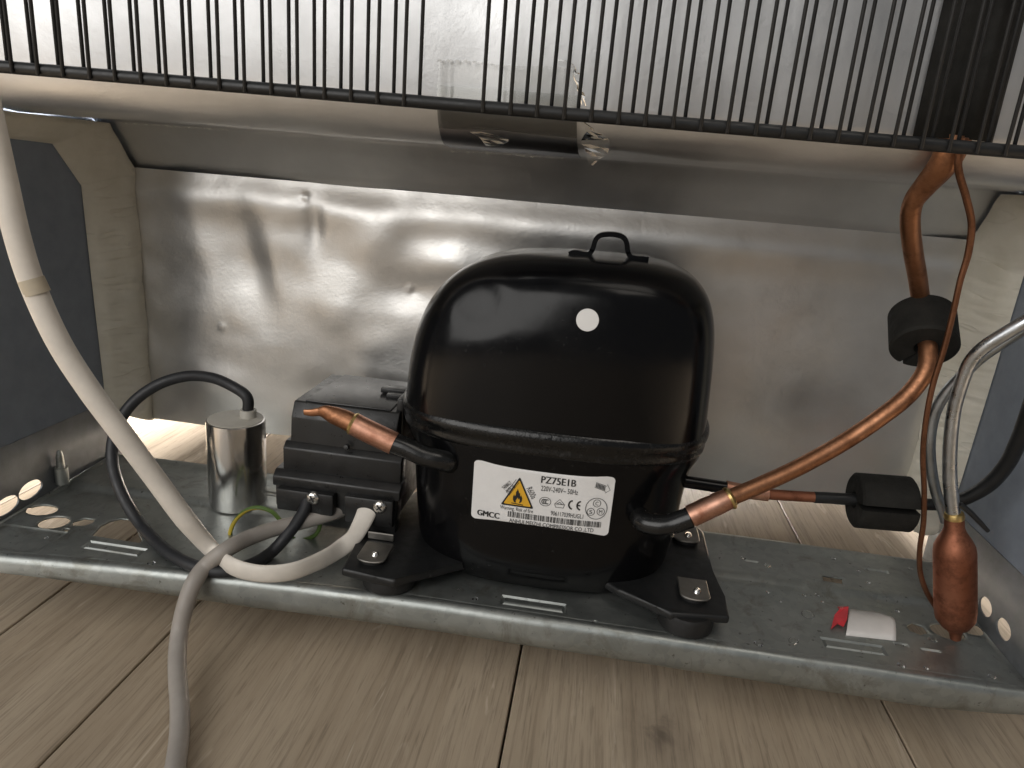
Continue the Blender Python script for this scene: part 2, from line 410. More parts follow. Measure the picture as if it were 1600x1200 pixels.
for i in range(NXr + 1):
    x = x0 + (x1 - x0) * i / NXr
    for j in range(NZr + 1):
        z = z0 + (z1 - z0) * j / NZr
        left = max(0.18, min(1.0, (0.02 - x) / 0.16))
        y = YR + sum(d * math.exp(-((x - a) / sx) ** 2 - ((z - b) / sz) ** 2) for a, b, d, sx, sz in dents)
        y += left * 0.0013 * (noise.noise(Vector((x * 26, z * 34, 1.3))) + 0.22 * noise.noise(Vector((x * 62, z * 66, 4.1))))
        # the dented valley left of the compressor and the bulge next to the side wall
        g = sm((x - VX[1]) / (VX[2] - VX[1])) - sm((x - VX[2] - 0.001) / (VX[3] - VX[2]))
        skew = 0.010 * (z - VZ) / 0.05
        g = sm((x + skew - VX[1]) / (VX[2] - VX[1])) - sm((x + skew - VX[2] - 0.001) / (VX[3] - VX[2]))
        y += 0.0032 * g * math.exp(-((z - VZ) / 0.036) ** 2) - 0.0030 * sm((x - VX[0]) / (VX[1] - VX[0])) * math.exp(-max(0, (x - VX[1]) / 0.05) ** 2)
        t = (z1 - z) / 0.012
        y += 0.0010 * math.exp(-t * t) - 0.0022 * math.exp(-((t - 1.2) / 0.9) ** 2)   # rolled upper edge
        e = min((x - x0), (x1 - x)) / 0.02
        y -= 0.002 * math.exp(-e * e)
        V.append((x, min(y, YR + 0.006), z + ZC))
for i in range(NXr):
    for j in range(NZr):
        a = i * (NZr + 1) + j; Fc.append((a, a + NZr + 1, a + NZr + 2, a + 1))
raw('rear_panel', V, Fc, FOIL, fr, True, 70)
bm = bmesh.new(); add_box(bm, ((XL + XR) / 2, 0.642, z_(-0.165)), (XR - XL - 0.002, 0.430, 0.028), bev=0.001)
mesh('bottom_panel', bm, WALL, fr)
bm = bmesh.new(); add_box(bm, ((XL + XR) / 2, 0.4360, z_(-0.075)), (XR - XL - 0.001, 0.004, 0.215), bev=0.0005)  # unseen panel added to stop light leaking in round the foil
mesh('light_seal_panel', bm, WALL, fr)
# cream sealing tape along the edges of the foil
def foam_strip(xw, xi, s):
    outer = [(xw, 0.285, -0.0035), (xw, 0.33, -0.0035), (xw, 0.3656, -0.005), (xw, 0.3845, -0.027), (xw, 0.386, -0.09), (xw, 0.3885, -0.165)]
    inner = [(xi, 0.285, 0.0088), (xi, 0.345, 0.0088), (xi, 0.3985, 0.0088), (xi, 0.4185, -0.0165), (xi, 0.4188, -0.09), (xi, 0.4188, -0.181)]
    A = spline([Vector(p) for p in outer], 10); B = spline([Vector(p) for p in inner], 10)
    A = []; B = []
    for k in range(len(outer) - 1):
        n = 64 if k >= 3 else 14
        for q in range(n):
            t = q / n
            A.append(Vector(outer[k]).lerp(Vector(outer[k + 1]), t)); B.append(Vector(inner[k]).lerp(Vector(inner[k + 1]), t))
    A.append(Vector(outer[-1])); B.append(Vector(inner[-1]))
    V = []; F = []; nw = 10
    for k, (a, b) in enumerate(zip(A, B)):
        sl = a.z * 118 + 0.55 * noise.noise(Vector((a.z * 60, s, 0)))
        wob = 0.0011 * noise.noise(Vector((a.z * 110, a.y * 110, s)))
        for q in range(nw + 1):
            t = q / nw
            p = a.lerp(b, t)
            nrm = Vector((-s * 0.75, -0.6, -0.1)).normalized()
            puff = 0.0046 * (1 - (2 * t - 1) ** 4) + 0.0013 * noise.noise(Vector((t * 2.2, a.z * 90, 3 + s))) * (1 - (2 * t - 1) ** 4)
            cr = abs((sl + 0.10 * math.sin(t * 5 + int(sl) * 2.1)) % 1.0 - 0.5)
            if k > 30: puff -= 0.0010 * math.exp(-(cr / 0.07) ** 2) * math.exp(-((t - 0.45 - 0.12 * math.sin(int(sl + 20) * 2.3)) / 0.26) ** 2)
            p = p + nrm * puff + Vector((wob if q == nw else 0, 0, 0))
            V.append((p.x, p.y, p.z + ZC))
    for k in range(len(A) - 1):
        for q in range(nw):
            i = k * (nw + 1) + q; F.append((i, i + 1, i + nw + 2, i + nw + 1))
    o = raw('foam_tape', V, F, FOAM, fr, True, 50)
foam_strip(XL + 0.0006, -0.2905, -1); foam_strip(XR - 0.0006, 0.1955, 1)

# ================================================================== base tray of galvanised steel
tray = thing('base_tray', 'long galvanised steel tray with rolled front rim and oval holes under the compressor', 'tray')
ZT = 0.038
def yfront(x):
    t = max(0.0, min(1.0, (-0.05 - x) / 0.25)); return 0.290 - 0.017 * t ** 1.7
def hole_ellipse(cx, cy, rx, ry, n=22): return [(cx + rx * math.cos(2 * PI * k / n), cy + ry * math.sin(2 * PI * k / n)) for k in range(n)]
def dshape(s):
    if s < 0: cx, cy0, cy1, xr = -0.2545, 0.3005, 0.3215, -0.2235
    else: cx, cy0, cy1, xr = 0.1625, 0.3135, 0.3345, 0.1355
    q = [(xr, cy0), (xr, cy1)]
    arc = [(cx - s * 0 + s * 0.0045 * math.sin(a), (cy0 + cy1) / 2 + (cy1 - cy0) / 2 * math.cos(a)) for a in [PI * k / 8 for k in range(9)]]
    L = q + arc if True else q
    return L
holes = [hole_ellipse(-0.2925, 0.3190, 0.0085, 0.0062), hole_ellipse(-0.2765, 0.3085, 0.0080, 0.0070), [(-0.2655, 0.3075), (-0.2595, 0.309), (-0.257, 0.313), (-0.259, 0.317), (-0.2645, 0.3165), (-0.268, 0.312)],
         hole_ellipse(-0.2648, 0.3030, 0.0018, 0.0014, 10),
         [(-0.2215, 0.3005), (-0.2215, 0.3030), (-0.2400, 0.3222), (-0.2470, 0.3215), (-0.2505, 0.3175), (-0.2515, 0.312), (-0.2490, 0.3010)],
         [(0.1375, 0.3545), (0.1475, 0.354), (0.149, 0.360), (0.1385, 0.3605)],
         [(0.1705, 0.3225), (0.1745, 0.3200), (0.1795, 0.3230), (0.1790, 0.3285), (0.1745, 0.3305), (0.1700, 0.3265)],
         hole_ellipse(0.1895, 0.3265, 0.0078, 0.0066), hole_ellipse(0.2030, 0.3330, 0.0062, 0.0062)]
emb = [(-0.246, -0.214, 0.2885, 0.2965), (-0.030, 0.002, 0.2945, 0.3025), (0.123, 0.152, 0.2985, 0.3065), (-0.300, -0.262, 0.2790, 0.3010), (0.170, 0.179, 0.3075, 0.3095), (0.158, 0.165, 0.3085, 0.3110), (0.165, 0.178, 0.3720, 0.3755), (0.045, 0.052, 0.3580, 0.3610), (0.098, 0.106, 0.3640, 0.3660), (-0.205, -0.170, 0.3640, 0.3700)]
def tz(x, y):
    z = ZT
    s = lambda a: max(0.0, min(1.0, a))
    z += 0.0030 * s((y - 0.3455) / 0.005)
    z += 0.0016 * s((y - 0.383) / 0.006)
    for a, b, c, d in emb:
        m_ = min(x - a, b - x, y - c, d - y)
        if m_ > 0:
            if b - a > 0.02 and c > 0.285: z -= 0.0010 * (s(m_ / 0.0008) - 0.8 * s((m_ - 0.0011) / 0.0008))
            else: z -= 0.0007 * s(m_ / 0.0008)
    z += 0.00035 * noise.noise(Vector((x * 28, y * 28, 0.4)))
    if x < -0.262: z -= 0.0005 * s((-0.262 - x) / 0.02)
    return z
bpts = []; edges = []; faces = []
def add_loop(L):
    s = len(bpts); bpts.extend([Vector(p) for p in L])
    for k in range(len(L)): edges.append((s + k, s + (k + 1) % len(L)))
X0, X1, Y1 = XL + 0.0008, XR - 0.0008, 0.391
n_ = 180
bound = [(X0 + (X1 - X0) * k / n_, yfront(X0 + (X1 - X0) * k / n_)) for k in range(n_ + 1)] + [(X1 - (X1 - X0) * k / 60, Y1) for k in range(61)]
add_loop(bound)
for h in holes: add_loop(h)
for a, b, c, d in emb:
    for q in ((0.0, 0.0008, 0.0011, 0.0019) if b - a > 0.02 and c > 0.285 else (0.0, 0.0008)): add_loop([(a + q, c + q), (b - q, c + q), (b - q, d - q), (a + q, d - q)])
def inside(p, L):
    r = False; j = len(L) - 1
    for i in range(len(L)):
        if (L[i][1] > p[1]) != (L[j][1] > p[1]) and p[0] < (L[j][0] - L[i][0]) * (p[1] - L[i][1]) / (L[j][1] - L[i][1]) + L[i][0]: r = not r
        j = i
    return r
gx = 0.0026
for i in range(1, int((X1 - X0) / gx)):
    for j in range(0, 60):
        p = (X0 + gx * i + random.uniform(-1, 1) * 1e-5, 0.279 + 0.0019 * j)
        if p[1] < yfront(p[0]) + 0.0012 or p[1] > Y1 - 0.0012: continue
        if any(abs(p[0] - h[0][0]) < 0.05 and (inside(p, h) or min((p[0] - q[0]) ** 2 + (p[1] - q[1]) ** 2 for q in h) < 1.0e-6) for h in holes): continue
        bpts.append(Vector(p))
vo, eo, fo, _, _, _ = delaunay_2d_cdt(bpts, edges, [], 0, 1e-7)
keep = []
for f in fo:
    c = (vo[f[0]] + vo[f[1]] + vo[f[2]]) / 3
    if not inside(c, bound): continue
    if any(inside(c, h) for h in holes): continue
    keep.append(f)
bm = bmesh.new()
vs = [bm.verts.new((p.x, p.y, tz(p.x, p.y))) for p in vo]
for f in keep:
    try: bm.faces.new([vs[i] for i in f])
    except ValueError: pass
for v in [v for v in bm.verts if not v.link_faces]: bm.verts.remove(v)
pl = mesh('tray_plate', bm, GALV, tray, True, 40)
md = pl.modifiers.new('thickness', 'SOLIDIFY'); md.thickness = 0.0010; md.offset = -1
# rolled front rim
V = []; F = []; nx = 180
for i in range(nx + 1):
    x = X0 + (X1 - X0) * i / nx
    tl = max(0, min(1, (-0.15 - x) / 0.15)); tr = max(0, min(1, (x - 0.15) / 0.06))
    h = 0.0150 - 0.0070 * tl - 0.004 * tr * tr
    yf = yfront(x); r = 0.0048
    P = [(yf + 0.0006, tz(x, yf + 0.001) + 0.0003)]
    for k in range(0, 8):
        a = PI / 2 * k / 7; P.append((yf - r * math.sin(a) - 0.0006, ZT + 0.0005 + 0.0006 * math.sin(PI * k / 7) - r + r * math.cos(a)))
    P += [(yf - r - 0.0012, ZT - r - (h - r) * 0.35), (yf - r - 0.0010, ZT - r - (h - r) * 0.7), (yf - r, ZT - h + 0.0012), (yf - r + 0.0016, ZT - h - 0.0003), (yf - r + 0.004, ZT - h - 0.0002), (yf - r + 0.012, ZT - h + 0.001)]
    wv = 0.0004 * noise.noise(Vector((x * 25, 0, 0)))
    for q, (y, z) in enumerate(P): V.append((x, y + (wv if q > 3 else 0), z))
m = len(P)
for i in range(nx):
    for j in range(m - 1): F.append((i * m + j, (i + 1) * m + j, (i + 1) * m + j + 1, i * m + j + 1))
raw('front_rim', V, F, GALV, tray, True, 60)
# rear lip
bm = bmesh.new(); add_box(bm, ((X0 + X1) / 2, 0.3915, ZT - 0.003), (X1 - X0, 0.0012, 0.013), bev=0.0003, seg=1); mesh('rear_lip', bm, GALV, tray)
# upturned ends with oval holes
def end_plate(x, hs):
    B = [(0.2820, ZT - 0.001), (0.2850, z_(-0.160)), (0.405, z_(-0.160)), (0.405, ZT - 0.001)]
    P = [Vector(p) for p in B]; E = [(k, (k + 1) % 4) for k in range(4)]
    for h in hs:
        s = len(P); P += [Vector(p) for p in h]; E += [(s + k, s + (k + 1) % len(h)) for k in range(len(h))]
    vo, _, fo, _, _, _ = delaunay_2d_cdt(P, E, [], 1, 1e-7)
    bm = bmesh.new(); vs = [bm.verts.new((x, p.x, p.y)) for p in vo]
    for f in fo:
        c = sum((vo[i] for i in f), Vector((0, 0))) / len(f)
        if any(inside(c, h) for h in hs): continue
        bm.faces.new([vs[i] for i in f])
    o = mesh('upturned_end', bm, GALV_D, tray, False)
    md = o.modifiers.new('thickness', 'SOLIDIFY'); md.thickness = 0.001; md.offset = 0
GALV_D = simple('dull_grey_steel', (0.17, 0.18, 0.19), 0.42, metal=0.45, var=0.1, bump=0.06)
def eh(px, py, X, rx, ry):
    p = at(px, py, X=X); return hole_ellipse(p.y, p.z, rx, ry)
end_plate(XL, [eh(47, 765, XL, 0.0085, 0.0050), eh(9, 790, XL, 0.0085, 0.0048)])
end_plate(XR, [eh(1541, 948, XR, 0.0060, 0.0046), eh(1569, 983, XR, 0.0064, 0.0048)])
# bolt standing in the left corner
bm = bmesh.new(); c = at(95, 730, X=-0.298); lathe(bm, [(0, 0.011), (0.0012, 0.010), (0.002, 0.007), (0.0023, 0.0), (0.0036, 0.0), (0.0036, -0.010), (0, -0.010)], c, seg=16)
mesh('corner_stud', bm, GALV, tray)

# ================================================================== condenser: vertical wires on both sides of a bottom tube
cg = thing('condenser_grille', 'black wire condenser grille hung across the foil back of the fridge', 'condenser grille')
def ybar(x): return 0.2615 + 0.0175 * (x + 0.232) / 0.36
def barp(px): 
    y0 = 0.268
    for _ in range(4):
        p = at(px, 104 + 0.0838 * px, Y=y0); y0 = ybar(p.x)
    return p
pL, pR = barp(-60), barp(1700)
bm = bmesh.new(); tube(bm, [pL, pL.lerp(pR, .33), pL.lerp(pR, .66), pR], 0.0023, 16, n=4); mesh('bottom_tube', bm, PAINT_B, cg)
pitch = 0.00985
xb = barp(551).x
wire_me = None
def wire(x, y, z0, tilt):
    global wire_me
    if wire_me is None:
        bm = bmesh.new(); r = 0.00072
        lathe(bm, [(r * .6, 0), (r, 0.0004), (r, 0.40)], (0, 0, 0), seg=8)
        wire_me = bpy.data.meshes.new('wire'); bmesh.ops.recalc_face_normals(bm, faces=bm.faces); bm.to_mesh(wire_me); bm.free()
        wire_me.materials.append(PAINT_B)
        for p in wire_me.polygons: p.use_smooth = True
    o = bpy.data.objects.new('wire', wire_me); C.objects.link(o); o.parent = cg
    o.location = (x, y, z0); o.rotation_euler = (random.uniform(-.004, .004), tilt * 1.6, 0)
for k in range(-20, 34):
    x = xb + k * pitch * (1 - 0.0009 * k)
    if x < pL.x or x > pR.x - 0.002: continue
    zb = pL.z + (pR.z - pL.z) * (x - pL.x) / (pR.x - pL.x)
    if k not in (3, 4): wire(x + random.uniform(-.00025, .00025), ybar(x) - 0.0025, zb - 0.0022, random.uniform(-.0025, .0025))
    if k not in (3, 4): wire(x + pitch * 0.47 + random.uniform(-.00025, .00025), ybar(x) + 0.0025, zb + 0.0008, random.uniform(-.0025, .0025))
# black insulation sleeve behind the wires on the right
bm = bmesh.new()
a0, a1 = at(1431, 214, Y=0.292), at(1560, 214, Y=0.292)
V = []; F = []
secs = 18; hz = 16
for j in range(hz + 1):
    z = a0.z + 0.36 * j / hz
    for i in range(secs + 1):
        t = i / secs; x = a0.x + (a1.x - a0.x) * t + 0.0006 * noise.noise(Vector((j * .6, t * 3, 1)))
        d = 0.0085 * (1 - abs(2 * t - 1) ** 3.0) + 0.0012 * math.sin(t * 13) * (1 - abs(2 * t - 1))
        V.append((x, 0.2955 - max(0.0003, d), z))
for j in range(hz):
    for i in range(secs): a = j * (secs + 1) + i; F.append((a, a + 1, a + secs + 2, a + secs + 1))
o = raw('pipe_insulation', V, F, FOAMR, None, True, 60)
md = o.modifiers.new('thickness', 'SOLIDIFY'); md.thickness = 0.0012; md.offset = -1
tag(o, 'black foam insulation sleeve taped upright behind the right end of the wire grille', 'insulation')

# ================================================================== compressor
comp = thing('compressor', 'glossy black hermetic compressor with white rating sticker standing on the tray', 'compressor')
XC, YC = -0.0157, 0.3555
ZS = z_(-0.1148)                                        # seam height
def sup(th, a, b, n):
    c, s = math.cos(th), math.sin(th)
    r = (abs(c / a) ** n + abs(s / b) ** n) ** (-1 / n)
    return Vector((r * c, r * s, 0))
NT_, NP = 128, 44
def dome_pt(th, ph):
    c, s = math.cos(th), math.sin(th)
    lf = max(0.0, -c); ff = max(0.0, -s)
    p = 5.2 - 2.3 * lf ** 1.5 + 0.2 * ff
    f = max(0.0, math.cos(ph)) ** (2 / p); g = max(0.0, math.sin(ph)) ** (2 / p)
    taper = 1 - 0.050 * g
    base = sup(th, 0.0765, 0.0535, 3.3)
    H = 0.0779
    x, y = XC + base.x * f * taper, YC + base.y * f * taper
    z = ZS + 0.001 + H * g + 0.020 * (x - XC) * g
    d = Vector((x, y, z))
    # pressed pocket on the upper left of the front
    q = d - at(748, 470, Y=0.315)
    r2 = (q.x / 0.0125) ** 2 + (q.z / 0.0105) ** 2 + (q.y / 0.022) ** 2
    w = math.exp(-r2 ** 1.6) * 0.0026
    d += Vector((0.35, 0.85, -0.25)) * w
    return d
V = []; F = []
for j in range(NP + 1):
    ph = PI / 2 * (j / NP)
    ph = PI / 2 * (0.5 * (j / NP) + 0.5 * (0.5 - 0.5 * math.cos(PI * j / NP)))
    for i in range(NT_): V.append(dome_pt(2 * PI * i / NT_, min(ph, PI / 2 - 0.0015)))
for j in range(NP):
    for i in range(NT_): a = j * NT_ + i; b = j * NT_ + (i + 1) % NT_; F.append((a, b, b + NT_, a + NT_))
F.append([NP * NT_ + i for i in range(NT_)])
dome = raw('dome', V, F, GLOSS, comp, True, 60)
bvh = BVHTree.FromPolygons([tuple(v) for v in V], F)
# welded seam: lower flange wraps the dome
def ringprof(prof, n=2.9, seg=NT_):
    V = []; F = []
    for da, db, z in prof:
        for i in range(seg):
            p = sup(2 * PI * i / seg, da, db, n); V.append((XC + p.x, YC + p.y, z))
    for j in range(len(prof) - 1):
        for i in range(seg): a = j * seg + i; b = j * seg + (i + 1) % seg; F.append((a, b, b + seg, a + seg))
    return V, F
V, F = ringprof([(0.0750, 0.0515, ZS + 0.0022), (0.0772, 0.0541, ZS + 0.0026), (0.0786, 0.0553, ZS + 0.0014), (0.0789, 0.0556, ZS - 0.0010), (0.0786, 0.0554, ZS - 0.0030), (0.0774, 0.0546, ZS - 0.0042), (0.0772, 0.0545, ZS - 0.0062), (0.0778, 0.0548, ZS - 0.0075), (0.0775, 0.0546, ZS - 0.0090), (0.0755, 0.0535, ZS - 0.0100)])
raw('seam_flange', V, F, WELD, comp, True, 50)
LA, LB, LN = 0.0722, 0.0535, 2.8
ZB = z_(-0.1990)
lp = [(0.0772, 0.0545, ZS - 0.004), (0.0771, 0.0544, ZS - 0.008), (0.0763, 0.0541, ZS - 0.013), (LA + 0.0004, LB + 0.0002, ZS - 0.020), (LA - 0.0008, LB - 0.0002, ZS - 0.032), (LA - 0.0022, LB - 0.0006, ZS - 0.048), (LA - 0.0032, LB - 0.0010, ZS - 0.060),
      (LA - 0.0045, LB - 0.0020, ZS - 0.0705), (LA - 0.0068, LB - 0.0040, ZB + 0.0045), (LA - 0.0105, LB - 0.0075, ZB + 0.001), (LA - 0.018, LB - 0.015, ZB), (0.002, 0.002, ZB)]
V, F = ringprof(lp, LN)
raw('lower_shell', V, F, GLOSS, comp, True, 60)
bvl = BVHTree.FromPolygons([tuple(v) for v in V], F)
def shell_y(x, z):
    h = bvl.ray_cast(Vector((x, 0.1, z)), Vector((0, 1, 0)))
    return h[0].y if h[0] else YC - LB
# lifting bracket on the top
def bracket():
    P2 = [(890, 396), (898, 393), (918, 396), (926, 389), (931, 374), (940, 367), (958, 366), (973, 370), (979, 379), (981, 393), (987, 401), (1003, 403), (1013, 404)]
    A = [at(a, b, Y=0.352) for a, b in P2]
    A = spline(A, 4)
    V = []; F = []
    for k, p in enumerate(A):
        t = (A[min(k + 1, len(A) - 1)] - A[max(k - 1, 0)]).normalized(); nn = Vector((0, 1, 0)).cross(t).normalized()
        w = 0.0042 if p.z < A[0].z + 0.003 else 0.0026
        for s, u in ((-1, -1), (1, -1), (1, 1), (-1, 1)): V.append(p + Vector((0, s * w, 0)) + nn * (0.0012 * u))
    for k in range(len(A) - 1):
        for q in range(4): F.append((k * 4 + q, k * 4 + (q + 1) % 4, k * 4 + 4 + (q + 1) % 4, k * 4 + 4 + q))
    F.append((3, 2, 1, 0)); n = (len(A) - 1) * 4; F.append((n, n + 1, n + 2, n + 3))
    raw('lifting_bracket', V, F, GLOSS, comp, True, 40)
bracket()
# white dot
d = (at(918, 500, Y=1.0) - Vector((0, 0, ZC))).normalized()
hit = bvh.ray_cast(Vector((0, 0, ZC)), d)
q = hit[1].to_track_quat('Z', 'Y').to_matrix()
V = [hit[0] + hit[1] * 0.0004]; F = []
for r, rr in ((1, 0.0026), (2, 0.0049), (3, 0.0050)):
    for k in range(40):
        p = hit[0] + q @ Vector((rr * math.cos(2 * PI * k / 40), rr * math.sin(2 * PI * k / 40), 0))
        h = bvh.find_nearest(p); V.append(h[0] + h[1] * (0.0003 if r < 3 else 0.00005))
for k in range(40): F.append((0, 1 + k, 1 + (k + 1) % 40))
for r in range(2):
    for k in range(40): a = 1 + r * 40 + k; b = 1 + r * 40 + (k + 1) % 40; F.append((a, a + 40, b + 40, b))
raw('white_dot', V, F, DOTM, comp, True)
# foot plate, grommets and spring clips
ZP = z_(-0.1885)
def pp(px, py): p = at(px, py, z=ZP); return (p.x, p.y)
polyR = [pp(966, 921), pp(1026, 947), pp(1048, 958), pp(1141, 964), pp(1133, 932), pp(1122, 910), pp(1114, 892), pp(1100, 830), pp(1089, 822), (0.036, 0.386), (0.0, 0.386), (0.0, 0.325)]
polyL = [pp(533, 888), pp(557, 846), pp(568, 826), (-0.094, 0.386), (-0.03, 0.386), (-0.03, 0.325), pp(672, 888), pp(616, 907), pp(587, 900)]
bm = bmesh.new(); add_prism(bm, polyR, ZP - 0.0042, ZP, bev=0.0014, seg=3); mesh('foot_plate', bm, PAINT_B, comp)
bm = bmesh.new(); add_prism(bm, polyL, ZP - 0.0044, ZP - 0.0002, bev=0.0014, seg=3); mesh('foot_plate', bm, PAINT_B, comp)
bm = bmesh.new(); lathe(bm, [(0, 0.0), (0.03, 0.0), (0.036, 0.004), (0.03, 0.009), (0, 0.009)], (XC, YC, ZP - 0.0028)); mesh('foot_boss', bm, PAINT_B, comp)
gr = [(at(1079, 965, z=ZP).x, 0.3005), (at(588, 915, z=ZP).x, 0.2985), (0.058, 0.372), (-0.083, 0.372)]
for i, (gx_, gy_) in enumerate(gr):
    bm = bmesh.new(); lathe(bm, [(0, ZT + 0.0002), (0.0118, ZT + 0.0002), (0.0130, ZT + 0.0012), (0.0132, ZP - 0.0040), (0.0122, ZP - 0.0022), (0, ZP - 0.0022)], (gx_, gy_, 0), seg=36)
    mesh('rubber_grommet', bm, RUBBER, comp)
clips = [(at(1085, 926, z=ZP + 0.002), 1), (at(583, 868, z=ZP + 0.002), 1), (at(1072, 838, z=ZP + 0.002), 1)]
for c, s in clips:
    w = 0.0072
    poly = [(c.x - w, c.y + 0.012), (c.x - w, c.y - 0.003)] + [(c.x + w * math.cos(a), c.y - 0.003 - 0.0042 * abs(math.sin(a))) for a in [PI + PI * k / 8 for k in range(1, 8)]] + [(c.x + w, c.y - 0.003), (c.x + w, c.y + 0.012)]
    bm = bmesh.new(); add_prism(bm, poly, ZP + 0.0016, ZP + 0.0026, bev=0.0003, seg=1)
    o = mesh('spring_clip', bm, STEEL, comp)
    bm = bmesh.new(); lathe(bm, [(0, 0.0026), (0.0012, 0.0023), (0.0019, 0.0012), (0.0019, -0.001), (0, -0.001)], (c.x + 0.001, c.y - 0.0002, ZP + 0.0020), Vector((0.1, 0.3, 1)), seg=16)
    mesh('pin', bm, SCREWM, o)
    bm = bmesh.new(); lathe(bm, [(0, 0), (0.0068, 0), (0.0068, 0.0017), (0, 0.0017)], (c.x, c.y + 0.0005, ZP), seg=24); mesh('rubber_washer', bm, RUBBER, comp)
# upright tab of the left clip
bm = bmesh.new(); c = at(595, 838, Y=0.318); add_box(bm, c, (0.014, 0.0012, 0.004), bev=0.0004, seg=1)
mesh('clip_tab', bm, STEEL, comp)
# connector stubs welded to the shell
bm = bmesh.new(); tube(bm, pts([(722, 727, 0.335), (705, 723, 0.311), (690, 719, 0.3055), (662, 712, 0.304), (636, 700, 0.304), (614, 692, 0.304)]), [0.0054, 0.0053, 0.0051, 0.0050, 0.0050, 0.0050], 18)
mesh('process_stub', bm, SATIN, comp)
bm = bmesh.new(); tube(bm, pts([(1016, 792, 0.322), (1000, 802, 0.312), (1003, 814, 0.304), (1024, 820, 0.3005), (1050, 818, 0.300), (1079, 808, 0.300)]), [0.0045, 0.0045, 0.0048, 0.0048, 0.0048, 0.0049], 18)
mesh('suction_stub', bm, SATIN, comp)
bm = bmesh.new(); tube(bm, pts([(1020, 735, 0.338), (1060, 750, 0.334), (1100, 757, 0.334), (1140, 763, 0.334)]), 0.0031, 16)
mesh('discharge_stub', bm, GLOSS, comp)
for (px, py, Y) in ((712, 728, 0.318), (1004, 800, 0.316)):
    c = at(px, py, Y=Y); bm = bmesh.new(); lathe(bm, [(0, -0.002), (0.0085, -0.002), (0.0068, 0.001), (0.0055, 0.0022), (0, 0.0022)], c, Vector((-0.2, -1, 0.1)), seg=26); mesh('weld_collar', bm, WELD, comp)

# ---------------- rating sticker (flat print laid on the curved shell)
SX0, SX1 = at(741, 724, Y=0.3035).x, at(962, 748, Y=0.3035).x
SZ1, SZ0 = at(850, 733, Y=0.3022).z, at(845, 826, Y=0.3028).z
SW, SH = SX1 - SX0, SZ1 - SZ0
def spos(u, v, off):
    x = SX0 + SW * u; z = SZ1 - SH * v
    return Vector((x, shell_y(x, z) - off, z))
def rrect(u0, v0, u1, v1, r, n=7):
    ru, rv = r / SW, r / SH; out = []
    for cu, cv, a0 in ((u1 - ru, v1 - rv, 0), (u0 + ru, v1 - rv, PI / 2), (u0 + ru, v0 + rv, PI), (u1 - ru, v0 + rv, 1.5 * PI)):
        for k in range(n + 1):
            a = a0 + PI / 2 * k / n; out.append((cu + ru * math.cos(a), cv + rv * math.sin(a)))
    return out
def flat(name, loops, off, mat, parent, dense=0.0):
    """polygons in sticker coordinates; even-odd filled, laid on the shell"""
    P = []; E = []
    for L in loops:
        s = len(P); n = len(L)
        for k in range(n):
            a = Vector(L[k]); P.append(a)
        E += [(s + k, s + (k + 1) % n) for k in range(n)]
    if dense:
        u0, u1 = min(p.x for p in P), max(p.x for p in P); v0, v1 = min(p.y for p in P), max(p.y for p in P)
        nu, nv = int((u1 - u0) / dense) + 1, max(1, int((v1 - v0) / (dense * 2.5)))
        for i in range(1, nu):
            for j in range(1, nv): P.append(Vector((u0 + (u1 - u0) * i / nu, v0 + (v1 - v0) * j / nv)))
    vo, _, fo, _, _, _ = delaunay_2d_cdt([Vector((p.x, p.y * 0.4)) for p in P], E, [], 0, 1e-7)
    V = [spos(p.x, p.y / 0.4, off) for p in vo]; F = []
    for f in fo:
        c = sum((vo[i] for i in f), Vector((0, 0))) / len(f); c = (c.x, c.y / 0.4)
        if sum(inside(c, L) for L in loops) % 2: F.append(f[::-1] if False else f)
    return raw(name, V, F, mat, parent, True, 60)
st = flat('rating_sticker', [rrect(0, 0, 1, 1, 0.0022)], 0.00025, STICKER, comp, 0.02)
st['label'] = 'white rating sticker with yellow flame triangle'
TV = []; TF = []
def text(s, u0, u1, vb, cap, rot=0.0, bold=0.0, box=None):
    """s fitted between u0 and u1 on baseline vb with capital height cap; rot turns it about its start"""
    cu = bpy.data.curves.new('t', 'FONT'); cu.body = s; cu.size = 1; cu.offset = bold; cu.resolution_u = 3
    o = bpy.data.objects.new('t', cu); C.objects.link(o)
    me = bpy.data.meshes.new_from_object(o.evaluated_get(bpy.context.evaluated_depsgraph_get()))
    C.objects.unlink(o); bpy.data.objects.remove(o); bpy.data.curves.remove(cu)
    xs = [v.co.x for v in me.vertices]; xa, xb_ = min(xs), max(xs)
    L = (u1 - u0) * SW; hc = cap * SH
    n0 = len(TV)
    for v in me.vertices:
        a = (v.co.x - xa) / (xb_ - xa) * L; b = v.co.y / 0.70 * hc
        ca, sa = math.cos(rot), math.sin(rot)
        a, b = a * ca - b * sa, a * sa + b * ca
        TV.append(spos(u0 + a / SW, vb - b / SH, 0.00048))
    for p in me.polygons: TF.append([n0 + i for i in p.vertices])
    bpy.data.meshes.remove(me)
def stroke(P, w, closed=False):
    """polyline of width w (metres) in sticker coordinates added to the ink"""
    Q = [Vector((u * SW, v * SH)) for u, v in P]; n = len(Q)
    n0 = len(TV)
    for k in range(n):
        a = Q[k - 1] if (k or closed) else Q[k]; b = Q[(k + 1) % n] if (k < n - 1 or closed) else Q[k]
        t = (b - a).normalized(); nn = Vector((-t.y, t.x)) * w / 2
        for s in (1, -1):
            p = Q[k] + nn * s; TV.append(spos(p.x / SW, p.y / SH, 0.00048))
    for k in range(n if closed else n - 1):
        i, j = n0 + 2 * k, n0 + 2 * ((k + 1) % n); TF.append([i, i + 1, j + 1, j])
